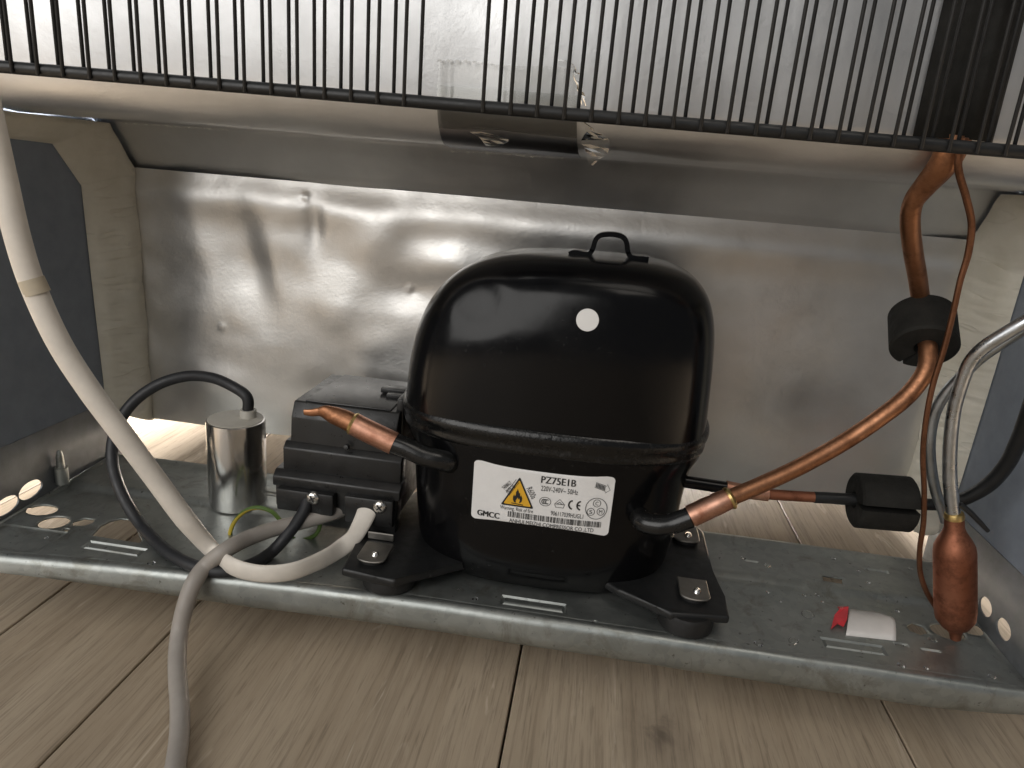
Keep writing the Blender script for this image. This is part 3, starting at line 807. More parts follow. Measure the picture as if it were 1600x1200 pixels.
def circ(cu, cv, ru, rv, n=36, a0=0, a1=2 * PI, end=False):
    m_ = n + 1 if end else n
    return [(cu + ru * math.cos(a0 + (a1 - a0) * k / n), cv + rv * math.sin(a0 + (a1 - a0) * k / n)) for k in range(m_)]
for e in (0, 0.0016, 0.0032): text('PZ75E1B', 0.487 + e, 0.730 + e, 0.215, 0.115)
text('220V-240V~ 50Hz', 0.492, 0.752, 0.345, 0.085)
for e in (0, 0.0018, 0.0036, 0.0054): text('GMCC', 0.045 + e, 0.208 + e, 0.925, 0.095)
text('Warning. Risk of fire', 0.212, 0.450, 0.745, 0.062)
text('906117039HUGL1', 0.578, 0.808, 0.735, 0.075)
text('ANHUI MEIZHI COMPRESSOR CO ,LTD', 0.285, 0.892, 0.950, 0.066)
text('R600a', 0.388, 0.478, 0.345, 0.095, rot=-math.radians(60))
text('THERMALLY', 0.232, 0.312, 0.420, 0.060, rot=math.radians(50), bold=0.01)
text('PROTECTED', 0.262, 0.338, 0.465, 0.060, rot=math.radians(50), bold=0.01)
stroke([(0.248, 0.452), (0.312, 0.215), (0.333, 0.262), (0.270, 0.500)], 0.00022, True)
# approval marks
stroke(circ(0.530, 0.520, 0.040, 0.072), 0.00026, True)
for k in range(3): stroke(circ(0.517 + 0.0135 * k, 0.520, 0.011, 0.036, 14, 0.25 * PI, 1.75 * PI, True)[::1], 0.00042)
stroke([(0.598, 0.535), (0.632, 0.452), (0.668, 0.535)], 0.00024); stroke([(0.598, 0.535), (0.606, 0.590), (0.662, 0.590), (0.668, 0.535)], 0.00026)
stroke([(0.612, 0.540), (0.632, 0.500), (0.655, 0.540)], 0.0003); stroke([(0.604, 0.535), (0.664, 0.535)], 0.0003)
for cx in (0.728, 0.786):
    stroke(circ(cx, 0.520, 0.030, 0.072, 16, 0.56 * PI, 1.44 * PI, True), 0.00075)
stroke([(0.757, 0.520), (0.779, 0.520)], 0.0007)
stroke(circ(0.893, 0.545, 0.075, 0.178), 0.00028, True)
for cu, cv, ch in ((0.893, 0.455, 'C'), (0.857, 0.605, 'S'), (0.926, 0.590, 'M')):
    stroke(circ(cu, cv, 0.026, 0.060, 24), 0.00026, True); text(ch, cu - 0.011, cu + 0.011, cv + 0.032, 0.062)
# little slanted arrow
A0, A1 = Vector((0.868, 0.150)), Vector((0.965, 0.215))
def ar(a, b): 
    d = A1 - A0; return (A0.x + d.x * a - 0.012 * b * 0.5, A0.y + d.y * a + 0.085 * b)
stroke([ar(0, -.5), ar(0.78, -.5), ar(0.78, -.85), ar(1.08, 0), ar(0.78, .85), ar(0.78, .5), ar(0, .5)], 0.00022, True)
for k in range(7): stroke([ar(0.05 + 0.1 * k, -.4), ar(0.10 + 0.1 * k, .4)], 0.0004)
raw('lettering', TV, TF, INK, st, False)
BL = []; u = 0.272; rr = random.Random(11)
while u < 0.940:
    w = rr.choice((0.0024, 0.0024, 0.0048, 0.0066)); BL.append([(u, 0.765), (u + w, 0.765), (u + w, 0.862), (u, 0.862)]); u += w + rr.choice((0.0026, 0.0026, 0.005, 0.0070))
bv = []; bf = []
for L in BL:
    n0 = len(bv); bv += [spos(a, b, 0.00046) for a, b in L]; bf.append([n0, n0 + 1, n0 + 2, n0 + 3])
raw('barcode', bv, bf, INK, st, False)
def tri(k):
    c = Vector((0.334, 0.505)); P = [Vector((0.336, 0.165)), Vector((0.452, 0.672)), Vector((0.214, 0.672))]
    out = []
    for i, p in enumerate(P):
        a, b = P[i - 1], P[(i + 1) % 3]
        q = c + (p - c) * k; da = (c + (a - c) * k - q) * 0.05; db = (c + (b - c) * k - q) * 0.05
        out += [tuple(q + da), tuple(q + (da + db) * 0.25), tuple(q + db)]
    return out
flat('warning_border', [tri(1.0), tri(0.84)], 0.00046, INK, st)
flat('warning_triangle', [tri(0.845)], 0.00040, INK_Y, st)
flame = [(0.310, 0.600), (0.300, 0.560), (0.299, 0.510), (0.306, 0.465), (0.311, 0.500), (0.318, 0.470), (0.318, 0.425), (0.325, 0.400), (0.327, 0.365), (0.337, 0.410), (0.340, 0.445), (0.346, 0.425), (0.349, 0.470), (0.352, 0.495), (0.357, 0.465), (0.366, 0.520), (0.364, 0.570), (0.354, 0.600), (0.345, 0.603), (0.350, 0.565), (0.344, 0.520), (0.338, 0.550), (0.333, 0.510), (0.325, 0.545), (0.320, 0.570), (0.323, 0.603)]
flat('flame_symbol', [flame], 0.00052, INK, st)
flat('flame_bar', [[(0.290, 0.612), (0.375, 0.622), (0.375, 0.636), (0.290, 0.626)]], 0.00052, INK, st)
base_to(comp, (XC, YC, ZT))

# ================================================================== relay box on the left of the compressor
rb = thing('relay_box', 'black plastic terminal box with two cable clamps fixed on the left of the compressor', 'terminal box')
# side profile in (Y, z), swept along X
def sweep(prof, xa, xb_, name, mat, bev=0.0008):
    bm = bmesh.new(); add_prism(bm, [(y, z_(z)) for y, z in prof], xa, xb_, bev=bev, seg=2, axis='x'); return mesh(name, bm, mat, rb, True, 30)
body = sweep([(0.3350, -0.1330), (0.3390, -0.1252), (0.3925, -0.1252), (0.3935, -0.188), (0.3400, -0.188), (0.3340, -0.182), (0.3340, -0.1560), (0.3345, -0.1475)], -0.1535, -0.0955, 'box_body', PLASTIC)
bm = bmesh.new()
top = [(-0.1475, 0.3395), (-0.1005, 0.3400), (-0.1010, 0.3915), (-0.1455, 0.3920)]
add_prism(bm, top, z_(-0.1253), z_(-0.1243), bev=0.0005, seg=2); mesh('lid', bm, PLASTIC_T, rb)
sweep([(0.3310, -0.1495), (0.3345, -0.1465), (0.3400, -0.1465), (0.3400, -0.1640), (0.3310, -0.1640)], -0.1565, -0.0915, 'upper_ledge', PLASTIC)
sweep([(0.3265, -0.1645), (0.3305, -0.1615), (0.3400, -0.1615), (0.3400, -0.1700), (0.3265, -0.1700)], -0.1605, -0.0905, 'lower_ledge', PLASTIC)
sweep([(0.3290, -0.1695), (0.3385, -0.1695), (0.3385, -0.1830), (0.3290, -0.1830)], -0.1600, -0.0925, 'clamp_back', PLASTIC)
bm = bmesh.new(); add_box(bm, (-0.1412, 0.3262, z_(-0.1760)), (0.0315, 0.0062, 0.0125), bev=0.0012); cl1 = mesh('cable_clamp', bm, PLASTIC, rb)
bm = bmesh.new(); add_box(bm, (-0.1062, 0.3262, z_(-0.1765)), (0.0265, 0.0062, 0.0155), bev=0.0012); cl2 = mesh('cable_clamp', bm, PLASTIC, rb)
bm = bmesh.new(); add_box(bm, (-0.1000, 0.3320, z_(-0.1880)), (0.0150, 0.009, 0.012), bev=0.001); mesh('side_skirt', bm, PLASTIC, rb)
# snap latch at the right of the lid
bm = bmesh.new(); add_box(bm, (-0.1055, 0.3680, z_(-0.1222)), (0.0170, 0.0085, 0.0030), bev=0.0006); add_box(bm, (-0.1035, 0.3610, z_(-0.1235)), (0.0110, 0.0060, 0.0030), bev=0.0006)
mesh('snap_latch', bm, PLASTIC, rb)
bm = bmesh.new(); add_box(bm, (-0.0965, 0.366, z_(-0.131)), (0.004, 0.046, 0.024), bev=0.001); mesh('side_flap', bm, PLASTIC, rb)
bm = bmesh.new(); lathe(bm, [(0, -0.001), (0.0016, -0.001), (0.0012, 0.0006), (0, 0.0008)], at(541, 699, Y=0.3305), Vector((0, -1, 0.2)), seg=14); mesh('moulding_pip', bm, PLASTIC, rb)
# two cross head screws
def screw(px, py, rot):
    c = at(px, py, Y=0.3222); n = Vector((0.02, -1, 0.05)).normalized()
    bm = bmesh.new(); lathe(bm, [(0, -0.002), (0.0031, -0.002), (0.0036, -0.0014), (0.0036, -0.0006), (0.0031, 0.0002), (0.0020, 0.0008), (0.0008, 0.0007), (0, 0.0010)], c, n, seg=30)
    s = mesh('screw', bm, SCREWM, rb)
    bm = bmesh.new(); q = n.to_track_quat('Z', 'Y').to_matrix() @ Matrix.Rotation(rot, 3, 'Z')
    add_box(bm, c + n * 0.00082, (0.0038, 0.0007, 0.0006), q, 0); add_box(bm, c + n * 0.00085, (0.0007, 0.0038, 0.0006), q, 0)
    mesh('cross_slot_shade', bm, DARK, s)  # dark boxes stand in for the shade inside the cross recess
screw(488, 779, 0.5); screw(593, 793, 0.75)
base_to(rb, (-0.125, 0.36, z_(-0.188)))

# pinched copper process tube brazed into the compressor stub
pt = thing('process_tube', 'pinched off copper tube end sticking out in front of the black terminal box', 'copper tube')
bm = bmesh.new(); P = pts([(616, 693, 0.304), (580, 676, 0.304), (552, 662, 0.304)]); tube(bm, P, 0.0055, 22); mesh('sleeve', bm, COPPER_P, pt)
bm = bmesh.new()
P = pts([(556, 664, 0.304), (540, 656, 0.304), (522, 649, 0.304), (508, 644, 0.304), (498, 643.5, 0.304), (487, 645, 0.304), (475, 644, 0.304)])
tube(bm, P, [0.0048, 0.0047, 0.0043, 0.0034, 0.0021, 0.0018, 0.0014], 20, squash=[1, 1, .9, .6, .5, .4, .4]); mesh('pinched_end', bm, COPPER, pt)
bm = bmesh.new(); a, b = at(555, 663.5, Y=0.304), at(549, 660.5, Y=0.304); tube(bm, [a, (a + b) / 2, b], [0.0054, 0.0057, 0.0049], 22); mesh('braze_ring', bm, BRAZE, pt)
base_to(pt, tuple(at(616, 693, Y=0.304)))

# ================================================================== capacitor
cap = thing('run_capacitor', 'silver aluminium can capacitor standing on the tray left of the terminal box', 'capacitor')
cb = at(371, 800, z=ZT); cb.y = 0.3560; cb.x = at(371, 730, Y=0.356).x
r = 0.0161
hT = at(373, 655, Y=0.356).z - ZT
bm = bmesh.new(); lathe(bm, [(0, 0.0003), (r - 0.0016, 0.0003), (r - 0.0003, 0.0012), (r, 0.003), (r, hT - 0.0016), (r - 0.0002, hT - 0.0004), (r - 0.0010, hT)], (cb.x, cb.y, ZT), seg=56)
mesh('can', bm, CAN, cap)
bm = bmesh.new(); lathe(bm, [(r - 0.0009, hT - 0.001), (r - 0.0010, hT + 0.0002), (r - 0.0025, hT + 0.0006), (0, hT + 0.0006)], (cb.x, cb.y, ZT), seg=48); mesh('top_disc', bm, CREAMCAP, cap)
nz = Vector((cb.x + 0.0055, cb.y + 0.004, ZT + hT))
bm = bmesh.new(); lathe(bm, [(0, 0), (0.0046, 0), (0.0046, 0.0045), (0.0043, 0.0050), (0, 0.0050)], nz, seg=30); mesh('cable_nipple', bm, CREAMCAP, cap)
base_to(cap, (cb.x, cb.y, ZT))

# ================================================================== cables
bm = bmesh.new()
P = lay(pts([(482, 775, 0.327), (477, 793, 0.3225), (468, 810, 0.318), (452, 832, 0.312), (425, 862, 0.305), (392, 882, 0.300), (350, 893, 0.297), (305, 885, 0.298), (262, 862, 0.302), (222, 822, 0.310), (193, 777, 0.318), (176, 725, 0.326), (180, 675, 0.334), (205, 632, 0.343), (245, 602, 0.350), (290, 588, 0.356), (330, 590, 0.360), (362, 603, 0.361)]), 0.0031) + [nz + Vector((-0.0005, 0, 0.0125)), nz + Vector((0, 0, 0.003))]
tube(bm, P, 0.0031, 16); tag(mesh('capacitor_cable', bm, CABLE_B), 'black round cable looping from the terminal box up into the capacitor', 'cable')
wc = thing('power_cable', 'thick white cable curving down the left side wall and folded into the terminal box', 'cable')
P = pts([(-30, 120, 0.262), (-12, 200, 0.262), (6, 280, 0.263), (27, 370, 0.264), (52, 448, 0.266), (92, 535, 0.268), (140, 610, 0.271), (192, 680, 0.275), (244, 750, 0.280), (290, 812, 0.284), (330, 858, 0.289), (362, 884, 0.292), (405, 896, 0.295), (455, 893, 0.298), (500, 876, 0.302), (532, 857, 0.307), (552, 840, 0.313), (564, 820, 0.319), (573, 800, 0.3235), (578, 782, 0.327)])
P = lay(P, 0.0082)
R = [0.0051] * 9 + [0.0053, 0.0048, 0.0050, 0.0046, 0.0048, 0.0050, 0.0048, 0.0042, 0.0047, 0.0052, 0.0052]
SQ = [0.9] * 8 + [0.85, 0.8, 0.6, 0.45, 0.4, 0.35, 0.35, 0.35, 0.4, 0.35, 0.35, 0.35]
bm = bmesh.new(); tube(bm, P, R, 20, squash=SQ, n=8); mesh('sheath', bm, CABLE_W, wc)
bm = bmesh.new(); a, b = at(48, 436, Y=0.2657), at(59, 459, Y=0.2662); tube(bm, [a, (a + b) / 2, b], 0.00528, 20, squash=[0.92, 0.92, 0.92], n=3); mesh('tape_band', bm, BEIGE, wc)
base_to(wc, tuple(P[12]))
bm = bmesh.new()
P = lay(pts([(545, 790, 0.335), (526, 799, 0.331), (505, 806, 0.327), (470, 816, 0.320), (430, 826, 0.311), (390, 840, 0.302), (352, 860, 0.291), (322, 884, 0.281)]), 0.013) + pts([(303, 910, 0.2735), (290, 945, 0.2685), (281, 985, 0.264), (277, 1025, 0.2545), (278, 1065, 0.2430), (281, 1105, 0.2305)]) + pts([(280, 1150, 'z', 0.0042), (273, 1205, 'z', 0.0042), (262, 1270, 'z', 0.0042)])
tube(bm, P, 0.0040, 18); tag(mesh('mains_cable', bm, CABLE_G), 'grey cable hanging over the tray rim down onto the wooden floor', 'cable')
# earth wire: green with a yellow stripe
ew = thing('earth_wire', 'thin yellow and green earth wire looping behind the grey cable', 'wire')
P = pts([(498, 788, 0.332), (501, 810, 0.330), (496, 832, 0.329), (480, 842, 0.328), (462, 843, 0.327), (448, 832, 0.326), (437, 812, 0.325), (424, 799, 0.324), (404, 793, 0.323), (384, 798, 0.322), (368, 813, 0.321), (360, 832, 0.321), (362, 852, 0.321)])
Q = spline(P, 12)
bm = bmesh.new(); tube(bm, Q, 0.00115, 10, raw_path=True); mesh('green_sheath', bm, GREEN, ew)
bm = bmesh.new()
V = []; F = []
for k, p in enumerate(Q):
    t = (Q[min(k + 1, len(Q) - 1)] - Q[max(k - 1, 0)]).normalized(); u_ = t.cross(Vector((0, 1, 0))).normalized(); w_ = t.cross(u_)
    for a in (0.05, 0.65, 1.25, 1.85):
        aa = a + k * 0.035 + 2.4; V.append(p + (u_ * math.cos(aa) + w_ * math.sin(aa)) * 0.00120)
for k in range(len(Q) - 1):
    for q_ in range(3): F.append((k * 4 + q_, k * 4 + q_ + 1, k * 4 + q_ + 5, k * 4 + q_ + 4))
bm.free(); raw('yellow_stripe', V, F, YELLOW, ew)
base_to(ew, tuple(P[-1]))

# ================================================================== pipework on the right
sp = thing('suction_pipe', 'thick copper pipe bending down from the grille to the right side of the compressor', 'copper pipe')
Pm = pts([(1494, 210, 0.292), (1484, 238, 0.293), (1470, 262, 0.296), (1446, 290, 0.302), (1427, 316, 0.307), (1422, 348, 0.312), (1427, 395, 0.321), (1434, 435, 0.329), (1440, 480, 0.335), (1446, 520, 0.328), (1450, 548, 0.320), (1446, 580, 0.3155), (1418, 618, 0.314), (1376, 652, 0.313), (1318, 691, 0.312), (1250, 729, 0.309), (1190, 757, 0.306), (1138, 779, 0.302)])
bm = bmesh.new(); tube(bm, Pm, [0.0056, 0.0055, 0.0050, 0.0043] + [0.0038] * 14, 20); mesh('pipe', bm, COPPER, sp)
a, b = at(1143, 777, Y=0.3025), at(1078, 807, Y=0.300)
bm = bmesh.new(); tube(bm, [a, a.lerp(b, .3), a.lerp(b, .6), b], [0.0046, 0.0051, 0.0051, 0.0051], 22); mesh('joint_sleeve', bm, COPPER_P, sp)
bm = bmesh.new(); a, b = at(1145, 776, Y=0.3026), at(1138, 779.5, Y=0.3022); tube(bm, [a, (a + b) / 2, b], [0.0043, 0.0054, 0.0053], 22); mesh('braze_ring', bm, BRAZE, sp)
base_to(sp, tuple(at(1078, 807, Y=0.300)))
dp = thing('discharge_pipe', 'thin dark pipe with copper joint running right from behind the thick copper pipe', 'pipe')
bm = bmesh.new(); tube(bm, pts([(1134, 762, 0.334), (1160, 767, 0.334), (1200, 772, 0.334)]), 0.0036, 18); mesh('joint_sleeve', bm, COPPER_P, dp)
bm = bmesh.new(); tube(bm, pts([(1196, 772, 0.334), (1225, 774, 0.334), (1276, 777, 0.334)]), 0.0026, 16); mesh('bare_section', bm, COPPER_D, dp)
bm = bmesh.new(); tube(bm, pts([(1272, 777, 0.334), (1330, 780, 0.334), (1400, 785, 0.334), (1445, 788, 0.3335), (1480, 787, 0.333), (1512, 777, 0.331), (1545, 757, 0.327), (1572, 727, 0.322), (1590, 692, 0.316), (1606, 650, 0.310), (1622, 600, 0.303), (1640, 540, 0.296)]), [0.0028, 0.0028, 0.0028, 0.0028, 0.0029, 0.0031, 0.0033, 0.0033, 0.0033, 0.0033, 0.0033, 0.0033], 16); mesh('black_section', bm, PAINT_B, dp)
base_to(dp, tuple(at(1134, 762, Y=0.334)))
# two black rubber vibration dampers
def damper(a, b, r, label, slit):
    bm = bmesh.new(); ax = (b - a); L = ax.length
    prof = [(0.0042, 0.0), (r - 0.0012, 0.0), (r, 0.0010), (r, L - 0.0010), (r - 0.0012, L), (0.0042, L)]
    ax = ax.normalized(); q = Matrix((slit.cross(ax).normalized(), ax.cross(slit.cross(ax)).normalized(), ax)).transposed()
    seg = 44; g = 0.10; V = []; F = []
    for k in range(seg + 1):
        an = PI / 2 + g + (2 * PI - 2 * g) * k / seg
        for rr_, h in prof: V.append(a + q @ Vector((rr_ * math.cos(an), rr_ * math.sin(an), h)))
    m_ = len(prof)
    for k in range(seg):
        for j in range(m_): F.append((k * m_ + j, k * m_ + (j + 1) % m_, (k + 1) * m_ + (j + 1) % m_, (k + 1) * m_ + j))
    F.append(list(range(m_))[::-1]); F.append([seg * m_ + j for j in range(m_)])
    bm.free()
    o = raw('vibration_damper', V, F, FOAMR, None, True, 30); tag(o, label, 'rubber damper', 'rubber dampers clipped round the pipes')
damper(at(1440, 492, Y=0.3390), at(1444, 544, Y=0.3230), 0.0138, 'black rubber damper clipped round the upright copper suction pipe', Vector((-0.35, -0.1, -1.0)))
damper(at(1334, 781, Y=0.334), at(1422, 788, Y=0.334), 0.0134, 'black rubber damper lying round the thin dark pipe above the tray', Vector((0, -1, 0.15)))
# filter drier
fd = thing('filter_drier', 'reddish copper filter drier hanging upright at the right end of the tray', 'filter drier')
a, b = at(1491, 806, Y=0.318), at(1493, 998, Y=0.318)
ax = b - a; L = ax.length
bm = bmesh.new(); lathe(bm, [(0, 0.0), (0.0040, 0.0), (0.0042, 0.006), (0.0050, 0.0085), (0.0072, 0.0125), (0.0085, 0.0155), (0.0089, 0.0185), (0.0090, L - 0.016), (0.0085, L - 0.0115), (0.0062, L - 0.0075), (0.0034, L - 0.0052), (0.0027, L - 0.003), (0.0023, L), (0, L)], a, ax, seg=44)
mesh('shell', bm, COPPER_D, fd)
bm = bmesh.new(); lathe(bm, [(0.0025, -0.0022), (0.0038, -0.0016), (0.0043, 0.0), (0.0042, 0.0012), (0.002, 0.0012)], a, ax, seg=30); mesh('braze_ring', bm, BRAZE, fd)
bm = bmesh.new(); t_ = at(1489, 790, Y=0.318); tube(bm, pts([(1500, 788, 0.3165), (1515, 800, 0.3155), (1530, 815, 0.3150), (1544, 830, 0.3145)]), [0.0013, 0.0013, 0.0012, 0.0009], 10); mesh('wire_end', bm, PAINT_B, fd)
base_to(fd, tuple(b))
# aluminium tubes into the drier
bm = bmesh.new(); tube(bm, pts([(1660, 455, 0.298), (1630, 486, 0.300), (1600, 504, 0.302), (1566, 524, 0.305), (1536, 544, 0.308), (1515, 568, 0.311), (1502, 600, 0.313), (1491, 640, 0.315), (1485, 690, 0.316), (1484, 740, 0.317), (1487, 780, 0.318), (1490, 806, 0.318)]), [0.0028, 0.0028, 0.0028, 0.0028, 0.0028, 0.0028, 0.0028, 0.0028, 0.0029, 0.0030, 0.0031, 0.0031], 16)
tag(mesh('aluminium_tube', bm, ALU), 'shiny aluminium tube curving in from the right and down into the copper drier', 'tube')
bm = bmesh.new(); tube(bm, pts([(1664, 462, 0.306), (1633, 494, 0.308), (1603, 513, 0.310), (1568, 535, 0.313), (1534, 558, 0.316), (1505, 585, 0.319), (1478, 614, 0.322), (1460, 648, 0.324), (1453, 690, 0.325), (1455, 730, 0.326), (1462, 768, 0.327), (1474, 800, 0.327), (1478, 815, 0.327)]), 0.0024, 16)
tag(mesh('aluminium_tube', bm, ALU_D), 'duller thin aluminium tube bowing out behind the shiny aluminium tube', 'tube')
# capillary tube
bm = bmesh.new()
tube(bm, pts([(1508, 215, 0.284), (1498, 248, 0.285), (1499, 272, 0.287), (1510, 310, 0.291), (1518, 350, 0.295), (1513, 395, 0.298), (1500, 440, 0.300), (1489, 490, 0.302), (1475, 545, 0.304), (1458, 600, 0.306), (1447, 655, 0.308), (1442, 710, 0.310), (1444, 765, 0.312), (1443, 815, 0.314), (1437, 860, 0.316), (1438, 895, 0.318), (1448, 925, 0.320), (1464, 952, 0.324), (1482, 982, 0.324), (1492, 990, 0.318)]), [0.00135] * 6 + [0.0012] * 14, 10)
tag(mesh('capillary_tube', bm, m_copper('brown_copper', (0.20, 0.095, 0.055), (0.30, 0.145, 0.085), (0.10, 0.05, 0.03), 0.38)), 'thin copper capillary tube dropping in front of the upper damper to the drier', 'copper tube')
# pale foam plug behind the lower damper
bm = bmesh.new(); c = at(1445, 812, Y=0.372); lathe(bm, [(0, -0.007), (0.006, -0.006), (0.0082, -0.002), (0.0085, 0.003), (0.006, 0.007), (0, 0.008)], c, Vector((0.9, 0.1, 0.2)), seg=22)
tag(mesh('foam_plug', bm, FOAM), 'cream foam plug in the corner behind the lower damper', 'plug')

# ================================================================== bits on the tray
wp = thing('plastic_tab', 'white plastic tab with a torn red piece lying on the right of the tray', 'plastic tab')
V = []; F = []
c00, c10, c11, c01 = at(1322, 992, z=ZT + .0006), at(1400, 1001, z=ZT + .0006), at(1392, 958, z=ZT + .0006), at(1326, 951, z=ZT + .0006)
nu, nv = 12, 8
for j in range(nv + 1):
    for i in range(nu + 1):
        u, v = i / nu, j / nv
        p = c00.lerp(c10, u).lerp(c01.lerp(c11, u), v)
        if v > 0.5 and u > 0.75: p = p.lerp(c00.lerp(c11, .55), 0.9 * (v - .5) * (u - .75) * 2.0)
        V.append((p.x, p.y, p.z + 0.0036 * math.sin(PI * min(1, v * 1.1)) ** 0.8 * (0.75 + 0.25 * u)))
for j in range(nv):
    for i in range(nu): a = j * (nu + 1) + i; F.append((a, a + 1, a + nu + 2, a + nu + 1))
o = raw('white_sheet', V, F, WHITEP, wp); md = o.modifiers.new('thickness', 'SOLIDIFY'); md.thickness = 0.0007
rv = [at(1326, 949, z=ZT + .004), at(1312, 953, z=ZT + .0035), at(1304, 962, z=ZT + .0018), at(1298, 984, z=ZT + .0006), at(1309, 975, z=ZT + .0012), at(1318, 980, z=ZT + .0010), at(1324, 968, z=ZT + .003), at(1309, 950, z=ZT + .002)]
V = [tuple(p) for p in rv]; o = raw('red_scrap', V, [(0, 1, 7), (0, 6, 2, 1), (2, 6, 4), (2, 4, 3), (4, 6, 5)], RED, wp, False); md = o.modifiers.new('thickness', 'SOLIDIFY'); md.thickness = 0.0006
base_to(wp, tuple(c00))
drop_me = None
dr = [(1262, 961, .0030), (1185, 1007, .0020), (1240, 1002, .0026), (1200, 926, .0011), (1257, 930, .0013), (1278, 930, .0014), (1198, 892, .0018), (1340, 900, .001), (1420, 896, .0016), (1402, 955, .0011), (1408, 1040, .0017), (1447, 1044, .0012), (1406, 1006, .0022), (1355, 918, .001), (742, 936, .0014), (717, 921, .0008), (634, 922, .0009), (930, 973, .0018), (236, 881, .0018), (72, 838, .0009), (193, 778, .0012), (1300, 880, .0014), (1550, 1058, .0018), (1457, 1000, .002), (1160, 880, .0013), (1285, 940, .0008), (1220, 940, .0008)]
for px, py, r in dr:
    p = at(px, py, z=ZT)
    if drop_me is None:
        bm = bmesh.new(); lathe(bm, [(0, -0.05), (1.0, 0.0), (0.92, 0.25), (0.7, 0.45), (0.38, 0.58), (0, 0.62)], (0, 0, 0), seg=18)
        bmesh.ops.recalc_face_normals(bm, faces=bm.faces); drop_me = bpy.data.meshes.new('water_drop'); bm.to_mesh(drop_me); bm.free(); drop_me.materials.append(WATER)
        for f in drop_me.polygons: f.use_smooth = True
    o = bpy.data.objects.new('water_drop', drop_me); C.objects.link(o); o.location = (p.x, p.y, tz(p.x, p.y) + 0.00005); o.scale = (r * 1.1, r * random.uniform(.8, 1.1), r)
    o.rotation_euler.z = random.uniform(0, 3)
    big = 'large' if r > 0.0019 else 'small'
    if px < 300: w = 'on the left end of the tray beside the cables'
    elif px < 1000: w = 'on the tray in front of the compressor'
    elif py < 925: w = 'on the rear strip of the tray right of the compressor'
    elif px < 1300 and py < 990: w = 'on the tray between compressor foot and red scrap'
    elif px < 1300: w = 'on the tray near the rim left of the white tab'
    else: w = 'on the right end of the tray by the filter drier'
    tag(o, big + ' clear water drop ' + w, 'water drop', 'water drops on the tray')

# ================================================================== clear packing tape on the foil
CLEAR_D = m_clear('darkened_clear_film', (0.44, 0.44, 0.43), 0.30)  # clear tape tinted dark to imitate its dim reflection below the bar
tp = thing('clear_tape', 'crumpled clear packing tape stuck on the foil behind the grille bar', 'tape')
tl, trr = at(686, 96, Y=YB), at(905, 90, Y=YB); br = at(950, 110, Y=YB)
path = [(YB - 0.0012, tl.z), (YB - 0.0013, tl.z - 0.008), (YB - 0.0012, tl.z - 0.016), (YB - 0.001, zc + rl)]
for k in range(1, 9):
    a = PI / 2 * k / 8; path.append((YB - 0.0010 + rl - rl * math.cos(a), zc - 0.0012 + rl - rl * math.sin(a)))
path += [(0.3215, zc - 0.0018), (0.3270, zc - 0.0022)]
V = []; F = []; nu = 60
for j, (y, z) in enumerate(path):
    for i in range(nu + 1):
        u = i / nu
        x = tl.x + (trr.x - tl.x) * u + (0.004 * (j / len(path)) if u > .9 else 0)
        zz = z + (0.0009 * (1 if i % 2 else -1) if j == 0 else 0)
        w = 0.0009 * noise.noise(Vector((x * 24, y * 20 + j * 0.1, z * 20)))
        V.append((x, y - abs(w) - 0.0006 * (j == 0), zz - abs(w) * (j > 6)))
m = nu + 1
for nm, j0, j1, mt in (('tape_sheet', 0, 5, CLEAR), ('loose_flap', 5, len(path) - 1, CLEAR_D)):
    F = [(a, a + 1, a + m + 1, a + m) for j in range(j1 - j0) for a in range(j * m, j * m + nu)]
    raw(nm, V[j0 * m:(j1 + 1) * m], F, mt, tp, True, 60)
# puckered folded edge and the loose tail
CR = NT('crumpled_clear_film')
_t = CR.n('ShaderNodeBsdfTransparent'); _g = CR.n('ShaderNodeBsdfGlossy'); _g.inputs['Roughness'].default_value = 0.12; _g.inputs[0].default_value = (0.9, 0.9, 0.88, 1)
_w = CR.n('ShaderNodeFresnel'); _w.inputs[0].default_value = 1.75; _m = CR.n('ShaderNodeMixShader')
CR.l(_w.outputs[0], _m.inputs[0]); CR.l(_t.outputs[0], _m.inputs[1]); CR.l(_g.outputs[0], _m.inputs[2]); CR.l(_m.outputs[0], CR.out.inputs[0]); CRM = CR.m
def ribbon(name, L, R, seed, amp=0.0012):
    A = spline(L, 3); B = spline(R, 3); V = []; F = []; rr = random.Random(seed); n = 4
    for k, (a, b) in enumerate(zip(A, B)):
        for q_ in range(n):
            p = a.lerp(b, q_ / (n - 1)); V.append(p + Vector((rr.uniform(-.4, .4), -abs(rr.uniform(0, 1)), rr.uniform(-.4, .4))) * amp)
    for k in range(len(A) - 1):
        for q_ in range(n - 1): a = k * n + q_; F.append((a, a + 1, a + n + 1, a + n))
    raw(name, V, F, CRM, tp, False)
ribbon('folded_edge', pts([(868, 92, YB - .0015), (890, 96, YB - .0018), (896, 118, YB - .0020), (902, 140, YB - .0020), (908, 165, YB - .002)]), pts([(872, 97, YB - .0016), (893, 102, YB - .003), (905, 118, YB - .003), (911, 142, YB - .003), (917, 166, YB - .003)]), 3)
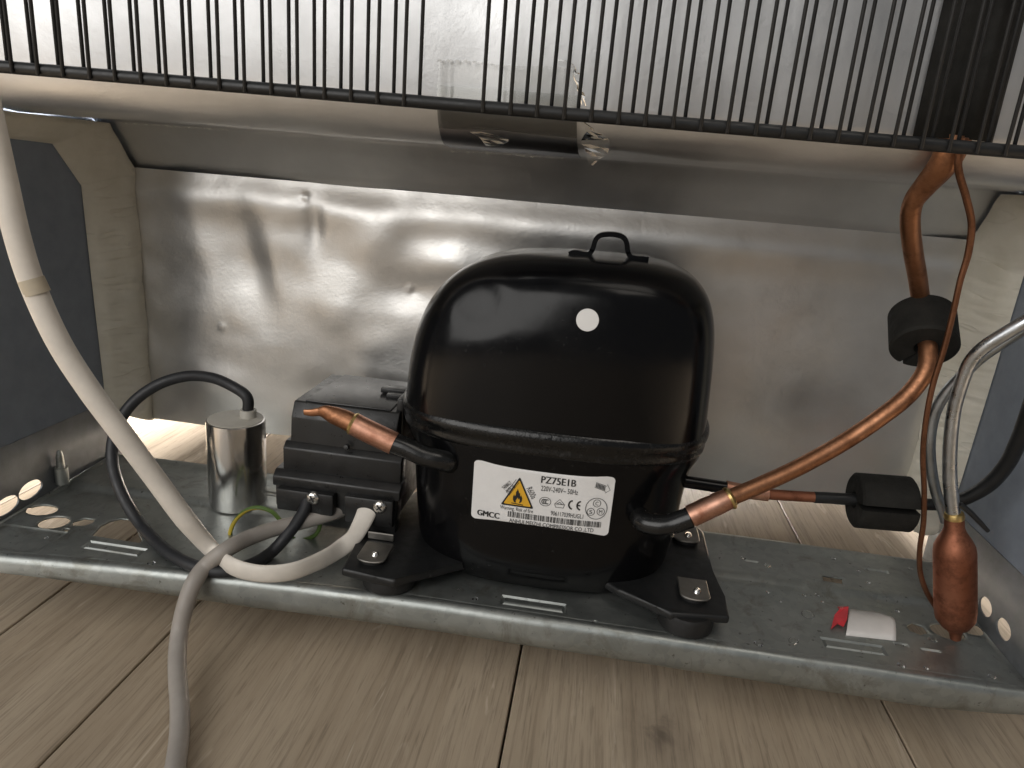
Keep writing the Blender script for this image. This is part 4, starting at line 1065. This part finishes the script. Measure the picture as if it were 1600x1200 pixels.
ribbon('loose_tail', pts([(905, 185, YB + .001), (916, 205, YB + .003), (908, 220, 0.304), (915, 238, 0.306), (920, 256, 0.307)]), pts([(912, 185, YB), (936, 208, YB + .003), (952, 219, 0.301), (949, 238, 0.303), (926, 259, 0.307)]), 8, 0.0007)
ribbon('wrinkle', pts([(734, 206, 0.300), (748, 214, 0.302), (760, 228, 0.305)]), pts([(760, 206, 0.300), (795, 218, 0.302), (783, 228, 0.305)]), 12, 0.0003)
V = []; F = []
A = spline([Vector((tl.x + (trr.x - tl.x) * q_, YB - 0.0022, tl.z + 0.0004 * math.sin(q_ * 9))) for q_ in (0, .2, .4, .6, .8, 1)], 16)
for k, p in enumerate(A):
    w = max(0.0, 0.5 + math.sin(k * 1.25) - 0.012 * k) * 0.00042 if k < 44 or k > 62 else 0.0
    V += [p + Vector((0, 0, w)), p + Vector((0, -0.0005, -w))]
for k in range(len(A) - 1): F.append((2 * k, 2 * k + 1, 2 * k + 3, 2 * k + 2))
raw('pucker_glints', V, F, simple('pucker_glint_white', (0.82, 0.82, 0.80), 0.22, var=0.02, bump=0), tp, False)  # white dashes painted as highlights along the tape's top edge
base_to(tp, tuple(at(800, 240, Y=0.30)))
GLINT_FILM = simple('painted_glint_film', (0.78, 0.78, 0.75), 0.25, var=0.05, bump=0)  # white colour stands in for glints on clear tape
# white strips painting the glints of the clear tape edge along the ceiling step
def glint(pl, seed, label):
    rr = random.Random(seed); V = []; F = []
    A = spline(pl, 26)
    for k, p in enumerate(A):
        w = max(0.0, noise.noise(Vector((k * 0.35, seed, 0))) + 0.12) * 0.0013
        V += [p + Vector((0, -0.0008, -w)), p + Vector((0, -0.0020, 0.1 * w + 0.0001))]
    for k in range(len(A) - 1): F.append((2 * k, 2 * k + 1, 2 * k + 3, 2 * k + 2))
    o = raw('tape_edge_glints', V, F, GLINT_FILM, None, False); tag(o, label, 'tape edge')
glint(pts([(190, 192, 0.388), (240, 195, 0.388), (300, 199, 0.388), (360, 203, 0.388)]), 2, 'painted glints on frayed clear tape edge along the step of the bay ceiling at left')
glint(pts([(705, 236, 0.388), (760, 239, 0.388), (830, 244, 0.388), (880, 248, 0.388)]), 5, 'painted glints on frayed clear tape edge under the middle of the grille')
